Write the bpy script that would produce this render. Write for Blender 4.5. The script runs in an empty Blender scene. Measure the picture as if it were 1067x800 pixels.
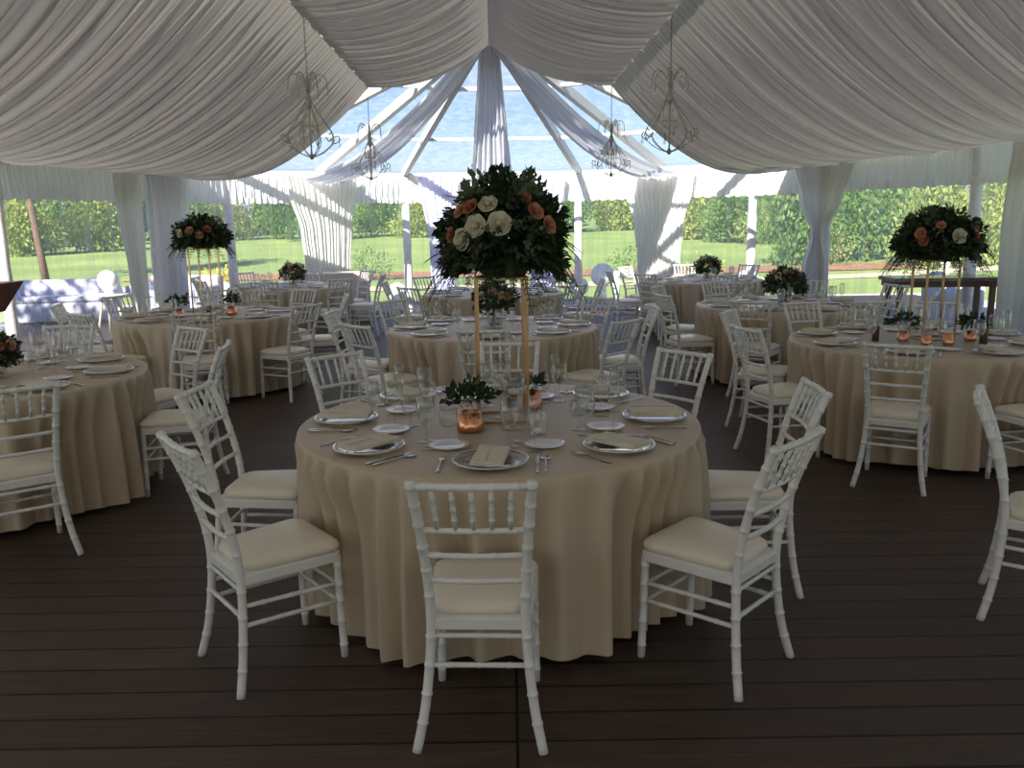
import bpy, math, random
from mathutils import Vector, Matrix
PI = math.pi
sin, cos, R = math.sin, math.cos, math.radians
COL = bpy.context.scene.collection
rnd = random.Random(7)

# ------------------------------------------------------------------ helpers
class MB:
    def __init__(s): s.v = []; s.f = []
    def add(s, vs, fs):
        b = len(s.v); s.v += [tuple(p) for p in vs]; s.f += [tuple(b+i for i in f) for f in fs]
    def grid(s, rows, closed=False):
        n = len(rows[0]); b = len(s.v)
        for r in rows: s.v += [tuple(p) for p in r]
        for i in range(len(rows)-1):
            for j in range(n if closed else n-1):
                k = (j+1) % n
                s.f.append((b+i*n+j, b+i*n+k, b+(i+1)*n+k, b+(i+1)*n+j))
    def lathe(s, prof, n=24, c=(0,0,0), cap0=True, cap1=True):
        rows = [[(c[0]+r*cos(2*PI*j/n), c[1]+r*sin(2*PI*j/n), c[2]+z) for j in range(n)] for r, z in prof]
        b = len(s.v); s.grid(rows, True)
        if cap0: s.f.append(tuple(b+j for j in reversed(range(n))))
        if cap1: s.f.append(tuple(b+(len(rows)-1)*n+j for j in range(n)))
    def tube(s, pts, rad, n=8, cap=True):
        pts = [Vector(p) for p in pts]
        if not isinstance(rad, (list, tuple)): rad = [rad]*len(pts)
        rows = []; prev = None
        for i, p in enumerate(pts):
            t = (pts[min(i+1, len(pts)-1)] - pts[max(i-1, 0)]).normalized()
            if prev is None:
                a = Vector((0,0,1)) if abs(t.z) < .9 else Vector((1,0,0))
                u = t.cross(a).normalized()
            else:
                u = (prev - t*prev.dot(t)).normalized()
            prev = u; w = t.cross(u)
            rows.append([p + (u*cos(2*PI*j/n) + w*sin(2*PI*j/n))*rad[i] for j in range(n)])
        b = len(s.v); s.grid(rows, True)
        if cap:
            s.f.append(tuple(b+j for j in reversed(range(n))))
            s.f.append(tuple(b+(len(rows)-1)*n+j for j in range(n)))
    def bar(s, a, b, w, h, up=(0,0,1)):
        a = Vector(a); b = Vector(b); t = (b-a).normalized(); u = t.cross(Vector(up)).normalized(); v = u.cross(t)
        q = []
        for p in (a, b):
            for su, sv in ((-1,-1),(1,-1),(1,1),(-1,1)): q.append(p + u*su*w/2 + v*sv*h/2)
        s.add(q, [(3,2,1,0),(4,5,6,7),(0,1,5,4),(1,2,6,5),(2,3,7,6),(3,0,4,7)])
    def box(s, lo, hi):
        x0,y0,z0 = lo; x1,y1,z1 = hi
        s.add([(x0,y0,z0),(x1,y0,z0),(x1,y1,z0),(x0,y1,z0),(x0,y0,z1),(x1,y0,z1),(x1,y1,z1),(x0,y1,z1)],
              [(3,2,1,0),(4,5,6,7),(0,1,5,4),(1,2,6,5),(2,3,7,6),(3,0,4,7)])
    def ball(s, c, r, n=12, m=8, sz=1.0):
        prof = [(max(1e-4, r*sin(PI*i/m)), -r*sz*cos(PI*i/m)) for i in range(m+1)]
        s.lathe(prof, n, c, False, False)
    def mesh(s, name, mat, smooth=True):
        me = bpy.data.meshes.new(name); me.from_pydata(s.v, [], s.f)
        if smooth: me.polygons.foreach_set('use_smooth', [True]*len(me.polygons))
        me.materials.append(mat); me.update(); return me
    def build(s, name, mat, parent=None, smooth=True, bevel=0, sharp=None):
        o = link(name, s.mesh(name, mat, smooth), parent)
        if bevel:
            m = o.modifiers.new('edge', 'BEVEL'); m.width = bevel; m.segments = 2; m.limit_method = 'ANGLE'
        if sharp: 
            try: o.data.set_sharp_from_angle(angle=R(sharp))
            except Exception: pass
        return o

def link(name, data, parent=None):
    o = bpy.data.objects.new(name, data); COL.objects.link(o)
    if parent is not None: o.parent = parent
    return o
def tag(o, label, cat, group=None, kind=None):
    o['label'] = label; o['category'] = cat
    if group: o['group'] = group
    if kind: o['kind'] = kind
    return o
def empty(name, label, cat, loc=(0,0,0), rz=0, group=None):
    o = link(name, None); o.location = loc; o.rotation_euler = (0,0,rz); o.empty_display_size = .1
    return tag(o, label, cat, group)
def struct(o): o['kind'] = 'structure'; return o
KIDS = {}
def kids(o):
    return [c for c in COL.objects if c.parent == o]
def dup(root, loc, rz, label, group=None, cache={}):
    if root.name not in cache:
        cache[root.name] = [(c, kids(c)) for c in kids(root)]
    r = root.copy(); COL.objects.link(r); r.location = loc; r.rotation_euler = (0,0,rz); r['label'] = label
    if group: r['group'] = group
    for c, gs in cache[root.name]:
        d = c.copy(); COL.objects.link(d); d.parent = r
        for g in gs:
            e = g.copy(); COL.objects.link(e); e.parent = d
    return r
class Kind:
    """one of a kind is built; its first placing moves it, later ones copy it with its parts"""
    def __init__(s, root): s.root = root; s.used = False
    def put(s, loc, rz, label, group=None):
        if not s.used:
            s.used = True; s.root.location = loc; s.root.rotation_euler = (0,0,rz); s.root['label'] = label
            if group: s.root['group'] = group
            return s.root
        return dup(s.root, loc, rz, label, group)

def spline(pts, n):
    P = [Vector(p) for p in pts]; out = []
    P = [P[0]*2-P[1]] + P + [P[-1]*2-P[-2]]
    for i in range(1, len(P)-2):
        a,b,c,d = P[i-1:i+3]
        for k in range(n):
            t = k/n
            out.append(.5*((2*b)+(c-a)*t+(2*a-5*b+4*c-d)*t*t+(3*b-a-3*c+d)*t**3))
    out.append(P[-2]); return out
def knotted(m, pts, r, rings, n=8, k=1.17, w=.006):
    """a turned bamboo-style stick: tube along pts with raised knots at the given fractions"""
    pts = [Vector(p) for p in pts]; L = [0]
    for a, b in zip(pts, pts[1:]): L.append(L[-1]+(b-a).length)
    T = L[-1]
    def at(s):
        s = min(max(s, 0), T)
        for i in range(len(pts)-1):
            if s <= L[i+1] + 1e-9:
                f = (s-L[i])/max(1e-9, L[i+1]-L[i]); return pts[i].lerp(pts[i+1], f)
        return pts[-1]
    ss = [(s, r) for s in L if all(abs(s-q*T) > w*1.6 for q in rings)]
    for q in rings: ss += [(q*T-w, r), (q*T-w*.4, r*k), (q*T+w*.4, r*k), (q*T+w, r)]
    ss = sorted((min(max(a,0),T), b) for a, b in ss)
    m.tube([at(a) for a, _ in ss], [b for _, b in ss], n)

# ------------------------------------------------------------------ materials
def newmat(name):
    m = bpy.data.materials.new(name); m.use_nodes = True; nt = m.node_tree
    return m, nt, nt.nodes['Principled BSDF'], nt.nodes['Material Output']
def N(nt, t, **kw):
    n = nt.nodes.new(t)
    for k, v in kw.items():
        if hasattr(n, k) and k not in n.inputs: setattr(n, k, v)
        else: n.inputs[k].default_value = v
    return n
def plain(name, col, rough=.5, metal=0, var=.06, scale=8, spec=.5, bump=0, bscale=80):
    m, nt, b, out = newmat(name)
    tc = N(nt, 'ShaderNodeTexCoord'); no = N(nt, 'ShaderNodeTexNoise'); no.inputs['Scale'].default_value = scale; no.inputs['Detail'].default_value = 4
    nt.links.new(tc.outputs['Object'], no.inputs['Vector'])
    rp = N(nt, 'ShaderNodeValToRGB')
    rp.color_ramp.elements[0].color = (*[c*(1-var) for c in col], 1); rp.color_ramp.elements[1].color = (*[min(1,c*(1+var)) for c in col], 1)
    rp.color_ramp.elements[0].position = .3; rp.color_ramp.elements[1].position = .7
    nt.links.new(no.outputs['Fac'], rp.inputs['Fac']); nt.links.new(rp.outputs['Color'], b.inputs['Base Color'])
    b.inputs['Roughness'].default_value = rough; b.inputs['Metallic'].default_value = metal; b.inputs['Specular IOR Level'].default_value = spec
    if bump:
        n2 = N(nt, 'ShaderNodeTexNoise'); n2.inputs['Scale'].default_value = bscale
        nt.links.new(tc.outputs['Object'], n2.inputs['Vector'])
        bp = N(nt, 'ShaderNodeBump'); bp.inputs['Strength'].default_value = bump; bp.inputs['Distance'].default_value = .01
        nt.links.new(n2.outputs['Fac'], bp.inputs['Height']); nt.links.new(bp.outputs['Normal'], b.inputs['Normal'])
    return m
def fabric(name, col, trans=.3, var=.05, scale=3, tcol=None):
    """thin cloth: diffuse with some light passing through"""
    m, nt, b, out = newmat(name)
    tc = N(nt, 'ShaderNodeTexCoord'); no = N(nt, 'ShaderNodeTexNoise'); no.inputs['Scale'].default_value = scale; no.inputs['Detail'].default_value = 5
    nt.links.new(tc.outputs['Object'], no.inputs['Vector'])
    rp = N(nt, 'ShaderNodeValToRGB'); rp.color_ramp.elements[0].position = .3; rp.color_ramp.elements[1].position = .7
    rp.color_ramp.elements[0].color = (*[c*(1-var) for c in col], 1); rp.color_ramp.elements[1].color = (*[min(1,c*(1+var)) for c in col], 1)
    nt.links.new(no.outputs['Fac'], rp.inputs['Fac']); nt.links.new(rp.outputs['Color'], b.inputs['Base Color'])
    b.inputs['Roughness'].default_value = .85; b.inputs['Specular IOR Level'].default_value = .2
    tr = N(nt, 'ShaderNodeBsdfTranslucent'); tr.inputs['Color'].default_value = (*(tcol or col), 1)
    mx = N(nt, 'ShaderNodeMixShader'); mx.inputs[0].default_value = trans
    nt.links.new(b.outputs[0], mx.inputs[1]); nt.links.new(tr.outputs[0], mx.inputs[2]); nt.links.new(mx.outputs[0], out.inputs['Surface'])
    return m
def satin(m, r, sp):
    b = m.node_tree.nodes['Principled BSDF']; b.inputs['Roughness'].default_value = r; b.inputs['Specular IOR Level'].default_value = sp; return m
def glassy(name, tint=(.97,.98,.98), gloss=.9, body=0.0, bodycol=(.8,.8,.8), rough=.03, ior=1.45):
    """thin clear glass: lets light straight through, mirrors more at grazing angles"""
    m, nt, b, out = newmat(name); nt.nodes.remove(b)
    t = N(nt, 'ShaderNodeBsdfTransparent'); t.inputs[0].default_value = (*tint, 1)
    g = N(nt, 'ShaderNodeBsdfGlossy'); g.inputs['Color'].default_value = (gloss,gloss,gloss,1); g.inputs['Roughness'].default_value = rough
    lw = N(nt, 'ShaderNodeLayerWeight'); lw.inputs['Blend'].default_value = .5
    pw = N(nt, 'ShaderNodeMath', operation='POWER'); pw.inputs[1].default_value = 2.3; nt.links.new(lw.outputs['Facing'], pw.inputs[0])
    fr = N(nt, 'ShaderNodeMath', operation='MULTIPLY_ADD'); fr.inputs[1].default_value = .8; fr.inputs[2].default_value = ((ior-1)/(ior+1))**2*1.3; nt.links.new(pw.outputs[0], fr.inputs[0])
    mx = N(nt, 'ShaderNodeMixShader')
    nt.links.new(fr.outputs[0], mx.inputs[0]); nt.links.new(t.outputs[0], mx.inputs[1]); nt.links.new(g.outputs[0], mx.inputs[2])
    last = mx
    if body:
        d = N(nt, 'ShaderNodeBsdfDiffuse'); d.inputs[0].default_value = (*bodycol, 1)
        m2 = N(nt, 'ShaderNodeMixShader'); m2.inputs[0].default_value = body
        nt.links.new(mx.outputs[0], m2.inputs[1]); nt.links.new(d.outputs[0], m2.inputs[2]); last = m2
    nt.links.new(last.outputs[0], out.inputs['Surface'])
    return m
def film(name, base, streak, tint, sx=7, sz=.35):
    """clear plastic sheeting with soft vertical streaks of haze and creases"""
    m, nt, b, out = newmat(name); nt.nodes.remove(b)
    tc = N(nt, 'ShaderNodeTexCoord'); mp = N(nt, 'ShaderNodeMapping'); mp.inputs['Scale'].default_value = (sx, sx, sz)
    nt.links.new(tc.outputs['Object'], mp.inputs['Vector'])
    no = N(nt, 'ShaderNodeTexNoise'); no.inputs['Scale'].default_value = 1.6; no.inputs['Detail'].default_value = 5; no.inputs['Roughness'].default_value = .65
    nt.links.new(mp.outputs[0], no.inputs['Vector'])
    rp = N(nt, 'ShaderNodeMapRange'); rp.inputs['From Min'].default_value = .42; rp.inputs['From Max'].default_value = .72
    rp.inputs['To Min'].default_value = base; rp.inputs['To Max'].default_value = streak
    nt.links.new(no.outputs['Fac'], rp.inputs['Value'])
    t = N(nt, 'ShaderNodeBsdfTransparent'); t.inputs[0].default_value = (*tint, 1)
    d = N(nt, 'ShaderNodeBsdfTranslucent'); d.inputs[0].default_value = (.9,.9,.9,1)
    mx = N(nt, 'ShaderNodeMixShader'); nt.links.new(rp.outputs[0], mx.inputs[0]); nt.links.new(t.outputs[0], mx.inputs[1]); nt.links.new(d.outputs[0], mx.inputs[2])
    g = N(nt, 'ShaderNodeBsdfGlossy'); g.inputs['Roughness'].default_value = .12
    bp = N(nt, 'ShaderNodeBump'); bp.inputs['Strength'].default_value = .4; bp.inputs['Distance'].default_value = .03
    nt.links.new(no.outputs['Fac'], bp.inputs['Height']); nt.links.new(bp.outputs[0], g.inputs['Normal'])
    m2 = N(nt, 'ShaderNodeMixShader'); m2.inputs[0].default_value = .04
    nt.links.new(mx.outputs[0], m2.inputs[1]); nt.links.new(g.outputs[0], m2.inputs[2]); nt.links.new(m2.outputs[0], out.inputs['Surface'])
    return m
def leafy(name, c0, c1, trans=.25, scale=14, rough=.5):
    m = fabric(name, c0, trans, 0, scale, c1); nt = m.node_tree
    rp = [n for n in nt.nodes if n.type == 'VALTORGB'][0]
    rp.color_ramp.elements[0].color = (*c0, 1); rp.color_ramp.elements[1].color = (*c1, 1)
    b = nt.nodes['Principled BSDF']; b.inputs['Roughness'].default_value = rough; b.inputs['Specular IOR Level'].default_value = .35
    return m
def decking():
    m, nt, b, out = newmat('brown_decking')
    tc = N(nt, 'ShaderNodeTexCoord')
    br = N(nt, 'ShaderNodeTexBrick'); br.offset = 0; br.inputs['Scale'].default_value = 1
    br.inputs['Brick Width'].default_value = 12.0; br.inputs['Row Height'].default_value = .16; br.inputs['Mortar Size'].default_value = .006; br.inputs['Mortar Smooth'].default_value = .3
    br.inputs['Color1'].default_value = (.060,.040,.029,1); br.inputs['Color2'].default_value = (.080,.054,.040,1); br.inputs['Mortar'].default_value = (.003,.0025,.002,1); br.inputs['Bias'].default_value = 0
    nt.links.new(tc.outputs['Object'], br.inputs['Vector'])
    mp = N(nt, 'ShaderNodeMapping'); mp.inputs['Scale'].default_value = (1.2, 26, 1); nt.links.new(tc.outputs['Object'], mp.inputs['Vector'])
    no = N(nt, 'ShaderNodeTexNoise'); no.inputs['Scale'].default_value = 2.5; no.inputs['Detail'].default_value = 7; no.inputs['Roughness'].default_value = .65
    nt.links.new(mp.outputs[0], no.inputs['Vector'])
    mr = N(nt, 'ShaderNodeMapRange'); mr.inputs['From Min'].default_value = .3; mr.inputs['From Max'].default_value = .7; mr.inputs['To Min'].default_value = .62; mr.inputs['To Max'].default_value = 1.4
    nt.links.new(no.outputs['Fac'], mr.inputs['Value'])
    mul = N(nt, 'ShaderNodeMix', data_type='RGBA', blend_type='MULTIPLY'); mul.inputs[0].default_value = 1
    nt.links.new(br.outputs['Color'], mul.inputs[6]); nt.links.new(mr.outputs[0], mul.inputs[7]); nt.links.new(mul.outputs[2], b.inputs['Base Color'])
    rr = N(nt, 'ShaderNodeMapRange'); rr.inputs['To Min'].default_value = .38; rr.inputs['To Max'].default_value = .62
    nt.links.new(no.outputs['Fac'], rr.inputs['Value']); nt.links.new(rr.outputs[0], b.inputs['Roughness'])
    sub = N(nt, 'ShaderNodeMath', operation='SUBTRACT'); nt.links.new(no.outputs['Fac'], sub.inputs[0]); nt.links.new(br.outputs['Fac'], sub.inputs[1])
    bp = N(nt, 'ShaderNodeBump'); bp.inputs['Strength'].default_value = .35; bp.inputs['Distance'].default_value = .006
    nt.links.new(sub.outputs[0], bp.inputs['Height']); nt.links.new(bp.outputs[0], b.inputs['Normal'])
    b.inputs['Specular IOR Level'].default_value = .35
    return m
def lawnmat():
    m, nt, b, out = newmat('lawn_grass')
    tc = N(nt, 'ShaderNodeTexCoord')
    n1 = N(nt, 'ShaderNodeTexNoise'); n1.inputs['Scale'].default_value = .22; n1.inputs['Detail'].default_value = 6
    n2 = N(nt, 'ShaderNodeTexNoise'); n2.inputs['Scale'].default_value = 5; n2.inputs['Detail'].default_value = 6
    for n in (n1, n2): nt.links.new(tc.outputs['Object'], n.inputs['Vector'])
    mx = N(nt, 'ShaderNodeMath', operation='MULTIPLY_ADD'); mx.inputs[1].default_value = .35; nt.links.new(n2.outputs['Fac'], mx.inputs[0]); 
    ml = N(nt, 'ShaderNodeMath', operation='MULTIPLY'); ml.inputs[1].default_value = .65; nt.links.new(n1.outputs['Fac'], ml.inputs[0]); nt.links.new(ml.outputs[0], mx.inputs[2])
    rp = N(nt, 'ShaderNodeValToRGB'); e = rp.color_ramp.elements
    e[0].position = .36; e[0].color = (.17,.27,.06,1); e[1].position = .66; e[1].color = (.36,.44,.13,1)
    nt.links.new(mx.outputs[0], rp.inputs['Fac']); nt.links.new(rp.outputs[0], b.inputs['Base Color']); b.inputs['Roughness'].default_value = .9
    return m

M = dict(
    floor=decking(), lawn=lawnmat(),
    chair=plain('white_painted_wood', (.76,.77,.74), .32, var=.03),
    seat=plain('cream_leatherette', (.77,.725,.60), .30, var=.03, bump=.05, bscale=260),
    cloth=satin(fabric('champagne_cloth', (.56,.47,.345), .05, .04), .46, .55),
    palecloth=fabric('pale_peach_cloth', (.72,.62,.54), .1, .04),
    lining=fabric('white_lining', (.76,.75,.74), .08, .03, 2, (.80,.74,.68)),
    sheer=fabric('white_voile', (.88,.88,.90), .5, .02, 2),
    lilac=fabric('lilac_white_voile', (.74,.73,.90), .4, .02, 2),
    ivory=fabric('ivory_curtain', (.86,.85,.81), .5, .03, 2),
    gable=fabric('white_gable_cloth', (.82,.80,.77), .165, .03, 2, (.84,.81,.76)),
    valance=fabric('white_valance', (.86,.85,.85), .4, .03, 2),
    metal_white=plain('white_aluminium', (.62,.61,.56), .4, .0, .03),
    post=plain('white_wrapped_post', (.80,.80,.82), .35, 0, .10, 14, bump=.5, bscale=12),
    film=film('clear_window_film', .20, .42, (.97,.98,.97)),
    roof_film=film('clear_roof_film', .04, .28, (.93,.97,.98), 5, .5),
    glass=glassy('clear_glass', (.95,.955,.95), .95, 0, ior=1.5),
    plate_glass=glassy('clear_plate_glass', (.93,.93,.90), .95, .16, (.7,.69,.64), .06, 1.6),
    silver=plain('polished_silver', (.80,.80,.80), .16, 1, .03),
    steel=plain('cutlery_steel', (.62,.61,.59), .22, 1, .03),
    china=plain('white_china', (.86,.87,.90), .12, 0, .02),
    napkin=plain('sage_champagne_napkin', (.70,.66,.54), .85, 0, .05, 20, .2, .15, 300),
    gold=plain('brushed_gold', (.44,.29,.16), .32, 1, .06),
    copper=plain('hammered_copper', (.86,.40,.22), .2, 1, .08, 30, bump=.1, bscale=60),
    candle=plain('brown_candle', (.10,.05,.035), .5),
    leaf=leafy('dark_leaf', (.012,.026,.010), (.035,.075,.028), .12),
    leaf2=leafy('sage_leaf', (.05,.08,.045), (.14,.19,.11), .15),
    fern=leafy('fern_leaf', (.02,.03,.012), (.06,.08,.03), .2),
    rose_white=leafy('cream_rose', (.50,.50,.36), (.72,.70,.56), .2, 30),
    rose_peach=leafy('peach_rose', (.42,.17,.10), (.62,.32,.20), .2, 30),
    rose_rust=leafy('rust_rose', (.32,.10,.05), (.5,.2,.11), .2, 30),
    wire=plain('silver_beaded_wire', (.40,.40,.37), .35, .7, .15, 160),
    crystal=glassy('crystal', (.95,.95,.95), 1, .12, (.9,.9,.9), .02, 2.0),
    bulb=plain('frosted_candle_bulb', (.85,.83,.78), .4),
    darkmetal=plain('grey_metal', (.14,.14,.14), .45, .6),
    wood=plain('dark_wood', (.13,.06,.035), .45, 0, .35, 6),
    woodtop=plain('varnished_wood_top', (.16,.12,.11), .12, 0, .2, 5),
    lavender=fabric('lilac_sofa_cover', (.62,.61,.76), .05, .04),
    whiteplastic=plain('white_lamp_plastic', (.88,.88,.86), .4),
    path=plain('pale_gravel', (.62,.53,.38), .9, 0, .15, 3),
    soil=plain('terracotta_soil', (.36,.18,.10), .95, 0, .3, 2),
    paving=plain('pale_paving', (.75,.72,.68), .8, 0, .08, 2),
    bark=plain('bark', (.16,.09,.065), .9, 0, .3, 10),
    tree_a=leafy('tree_leaf_green', (.08,.17,.035), (.22,.34,.09), .35, .8),
    tree_b=leafy('tree_leaf_yellow', (.21,.29,.06), (.46,.50,.16), .4, .8),
    tree_c=leafy('tree_leaf_dark', (.05,.11,.035), (.12,.21,.07), .3, .8),
    yellow=leafy('yellow_blossom', (.55,.42,.02), (.85,.70,.06), .3, 5),
)

# ------------------------------------------------------------------ tent frame coordinates
AX = .02                                   # the tent axis leans this much
def T(lat, dep): return (lat - AX*dep, dep + AX*lat)
RAD, CEN, EAVE, HEM, APEX = 6.35, 9.9, 2.50, 2.02, 3.76
def ang(a): return (RAD*sin(R(a)), CEN + RAD*cos(R(a)))
CORNER = {-3: (-6.25,10.7), -2: ang(-45), -1: ang(-15), 1: ang(15), 2: ang(45), 3: (6.25,10.7)}
def lerp2(a, b, t): return (a[0]+(b[0]-a[0])*t, a[1]+(b[1]-a[1])*t)
MID = {-2: lerp2(CORNER[-3], CORNER[-2], .5), -1: lerp2(CORNER[-2], CORNER[-1], .5), 0: lerp2(CORNER[-1], CORNER[1], .5), 1: lerp2(CORNER[1], CORNER[2], .5), 2: lerp2(CORNER[2], CORNER[3], .5)}
BACKY = -4.5
SIDE = 6.4

def floor_and_ground():
    m = MB(); m.add([(-8.6,-9,0),(8.6,-9,0),(8.6,17.7,0),(-8.6,17.7,0),(-8.6,-9,-.3),(8.6,-9,-.3),(8.6,17.7,-.3),(-8.6,17.7,-.3)],
                    [(0,1,2,3),(0,4,5,1),(1,5,6,2),(2,6,7,3),(3,7,4,0)])
    struct(m.build('floor', M['floor'], smooth=False))
    m = MB()
    m.box((-9.4,17.72,-.3),(9.4,18.3,-.02)); m.box((-9.4,-9,-.3),(-8.62,17.72,-.02)); m.box((8.62,-9,-.3),(9.4,17.72,-.02))
    struct(m.build('trim_1', M['paving'], smooth=False))
    m = MB(); rows = []
    def gz(x, y):
        d = math.hypot(x, y-2)
        return -.3 + max(0, d-20)*.0195 + .15*sin(x*.05+1)*min(1, max(0,d-20)/30)
    rs = [0,10,18,20,22,25,28,32,36,42,50,60,75,95,130,180,260]
    for r in rs:
        rows.append([(r*sin(2*PI*j/72), 2+r*cos(2*PI*j/72), gz(r*sin(2*PI*j/72), 2+r*cos(2*PI*j/72))) for j in range(72)])
    m.grid(rows, True)
    struct(m.build('lawn', M['lawn']))
    return gz
GZ = floor_and_ground()

def ribbon(name, mat, pts, w, lift=.02):
    m = MB(); rows = []
    P = spline([(x,y,0) for x,y in pts], 8)
    for i, p in enumerate(P):
        t = (P[min(i+1,len(P)-1)]-P[max(i-1,0)]).normalized(); n = Vector((-t.y,t.x,0))
        rows.append([(q.x,q.y,GZ(q.x,q.y)+lift) for q in (p+n*w*k for k in (-.5,0,.5))])
    m.grid(rows); return struct(m.build(name, mat))

# ------------------------------------------------------------------ tent shell: posts, windows, roof
def sheet(a, b, z0, z1, n=16, wob=.01, ph=0):
    m = MB(); rows = []
    d = Vector((b[0]-a[0], b[1]-a[1], 0)); nn = Vector((-d.y, d.x, 0)).normalized()
    for i in range(7):
        z = z0+(z1-z0)*i/6
        rows.append([Vector((*lerp2(a,b,j/n), z)) + nn*(wob*sin(j*2.3+ph)*(1-.4*i/6)) for j in range(n+1)])
    m.grid(rows); return m
wi = [0]
def window(a, b):
    wi[0] += 1
    o = struct(sheet(T(*a), T(*b), .06, EAVE-.02, 18, .012, wi[0]).build('window_%d' % wi[0], M['film']))
    m = MB(); p, q = T(*a), T(*b); m.bar((*p,.03),(*q,.03),.05,.06)
    m.build('bottom_rail', M['metal_white'], o, False)
    return o
cs = sorted(CORNER)
for i, j in zip(cs, cs[1:]): window(CORNER[i], CORNER[j])
bays = [10.7, 6.9, 3.1, -.7, BACKY]
for s in (-1, 1):
    for y0, y1 in zip(bays, bays[1:]):
        x0 = 6.25 + .15*(10.7-y0)/15.2; x1 = 6.25+.15*(10.7-y1)/15.2
        window((s*x0,y0),(s*x1,y1))
def post(lat, dep, n):
    m = MB(); x, y = T(lat, dep)
    rows = []
    for k in range(15):
        z = .0 + EAVE*k/14; r = .075 + .006*sin(k*2.1+n)
        rows.append([(x+r*cos(2*PI*j/12+.1*sin(k)), y+r*sin(2*PI*j/12), z) for j in range(12)])
    m.grid(rows, True); o = m.build('pillar', M['post']); o['kind'] = 'structure'; return o
for k in cs: post(CORNER[k][0]*.985, CEN+(CORNER[k][1]-CEN)*.985, k)
for k in (-2,-1,0,1,2):
    p_ = MID[k] if abs(k) < 2 else lerp2(CORNER[3 if k > 0 else -3], CORNER[k], .60)
    post(p_[0]*.985, CEN+(p_[1]-CEN)*.985, k*3)
for s in (-1,1):
    for y0 in bays[1:]: post(s*(6.18+.15*(10.7-y0)/15.2), y0, y0)

apex = Vector((*T(0, CEN), APEX))
tn = [1]
def trimobj(m, mat=None):
    tn[0] += 1; return struct(m.build('trim_%d' % tn[0], mat or M['metal_white'], smooth=False))
rim = [CORNER[k] for k in cs]
beamends = rim[:1] + [v for a, b in zip(rim, rim[1:]) for v in ((lerp2(a,b,.5), b))]
for e in beamends:
    m = MB(); m.bar(apex + Vector((0,0,.02)), Vector((*T(*e), EAVE+.05)), .085, .13); trimobj(m)
for a, b in zip(rim, rim[1:]):
    A, B = Vector((*T(*a), EAVE+.02)), Vector((*T(*b), EAVE+.02))
    m = MB(); m.bar(A, B, .10, .10); trimobj(m)
    for f in (.30, .655):
        m = MB(); m.bar(apex.lerp(A, f)+Vector((0,0,.02)), apex.lerp(B, f)+Vector((0,0,.02)), .07, .05); trimobj(m)
    wi[0] += 1
    m = MB(); rows = []
    for i in range(9):
        f = .02 + .98*i/8; p = apex.lerp(A, f); q = apex.lerp(B, f)
        rows.append([p.lerp(q, j/12) + Vector((0,0,.10+.012*sin(j*2.9+i))) for j in range(13)])
    m.grid(rows); struct(m.build('window_%d' % wi[0], M['roof_film']))
m = MB(); m.lathe([(.02,-.16),(.16,-.14),(.16,.05),(.02,.08)], 16, tuple(apex)); trimobj(m)

# ------------------------------------------------------------------ pleated ceiling lining
RAILZ, RIDGEZ, RAILX, ENDY = 3.10, 3.55, 1.32, 9.5
def pleat(s, v, k=0):
    return .5*sin(2*PI*s+1.2*sin(.31*s+k)) + .42*sin(2*PI*s*.41+1.7+2*v+k) + .45*sin(2*PI*s*.17+.8*k+1.5*v) + .25*sin(2*PI*s*1.73+k)
def lining(name, rail, eave, sag, count, nv, amp, per=7, k=0):
    nu = count*per; rows = []
    for i in range(nu+1):
        u = i/nu; a = rail(u); b = eave(u); r = []
        for j in range(nv+1):
            v = j/nv; p = a.lerp(b, v)
            s = u*count + .6*sin(v*3+u*9+k)
            g = pleat(s, v, k)*amp*min(1, 5*v*(1-v)+.6*v)
            p = p + Vector((0,0,-sag(u)*4*v*(1-v)*(1-.25*(v-.5)) + g))
            r.append(p)
        rows.append(r)
    m = MB(); m.grid(rows); return struct(m.build(name, M['lining']))
def side_lining(s):
    end = lerp2(CORNER[3], CORNER[2], .80)
    def rail(u):
        y = BACKY + (ENDY-BACKY)*u; return Vector((*T(s*RAILX, y), RAILZ))
    def eave(u):
        uc = .70
        if u < uc:
            y = BACKY + (10.6-BACKY)*(u/uc)**.93; return Vector((*T(s*(SIDE-.15*min(1,max(0,(y-BACKY)/15.2))-.06), y), EAVE+.02))
        w = (u-uc)/(1-uc); p = lerp2(CORNER[3], end, w**1.0); return Vector((*T(s*(p[0]-.06), p[1]-.06), EAVE+.02))
    lining('ceiling_left' if s < 0 else 'ceiling_right', rail, eave, lambda u: .30+.17*u*u, 120, 30, .042, 9, 1.3*s)
def mid_lining(s):
    def rail(u):
        y = BACKY + (ENDY-BACKY)*u; return Vector((*T(0, y+.1*u), RIDGEZ))
    def eave(u):
        y = BACKY + (ENDY-BACKY)*u; return Vector((*T(s*RAILX, y), RAILZ))
    lining('ceiling_centre_left' if s < 0 else 'ceiling_centre_right', rail, eave, lambda u: .13, 150, 14, .024, 8, 3+s)
for s in (-1,1): side_lining(s); mid_lining(s)
for s in (-1,1):
    m = MB(); m.bar((*T(s*RAILX,BACKY),RAILZ+.05),(*T(s*RAILX,ENDY),RAILZ+.05),.05,.05); trimobj(m)
m = MB(); m.bar((*T(0,BACKY),RIDGEZ+.05),(*T(0,ENDY),RIDGEZ+.05),.05,.06); trimobj(m)

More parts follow.
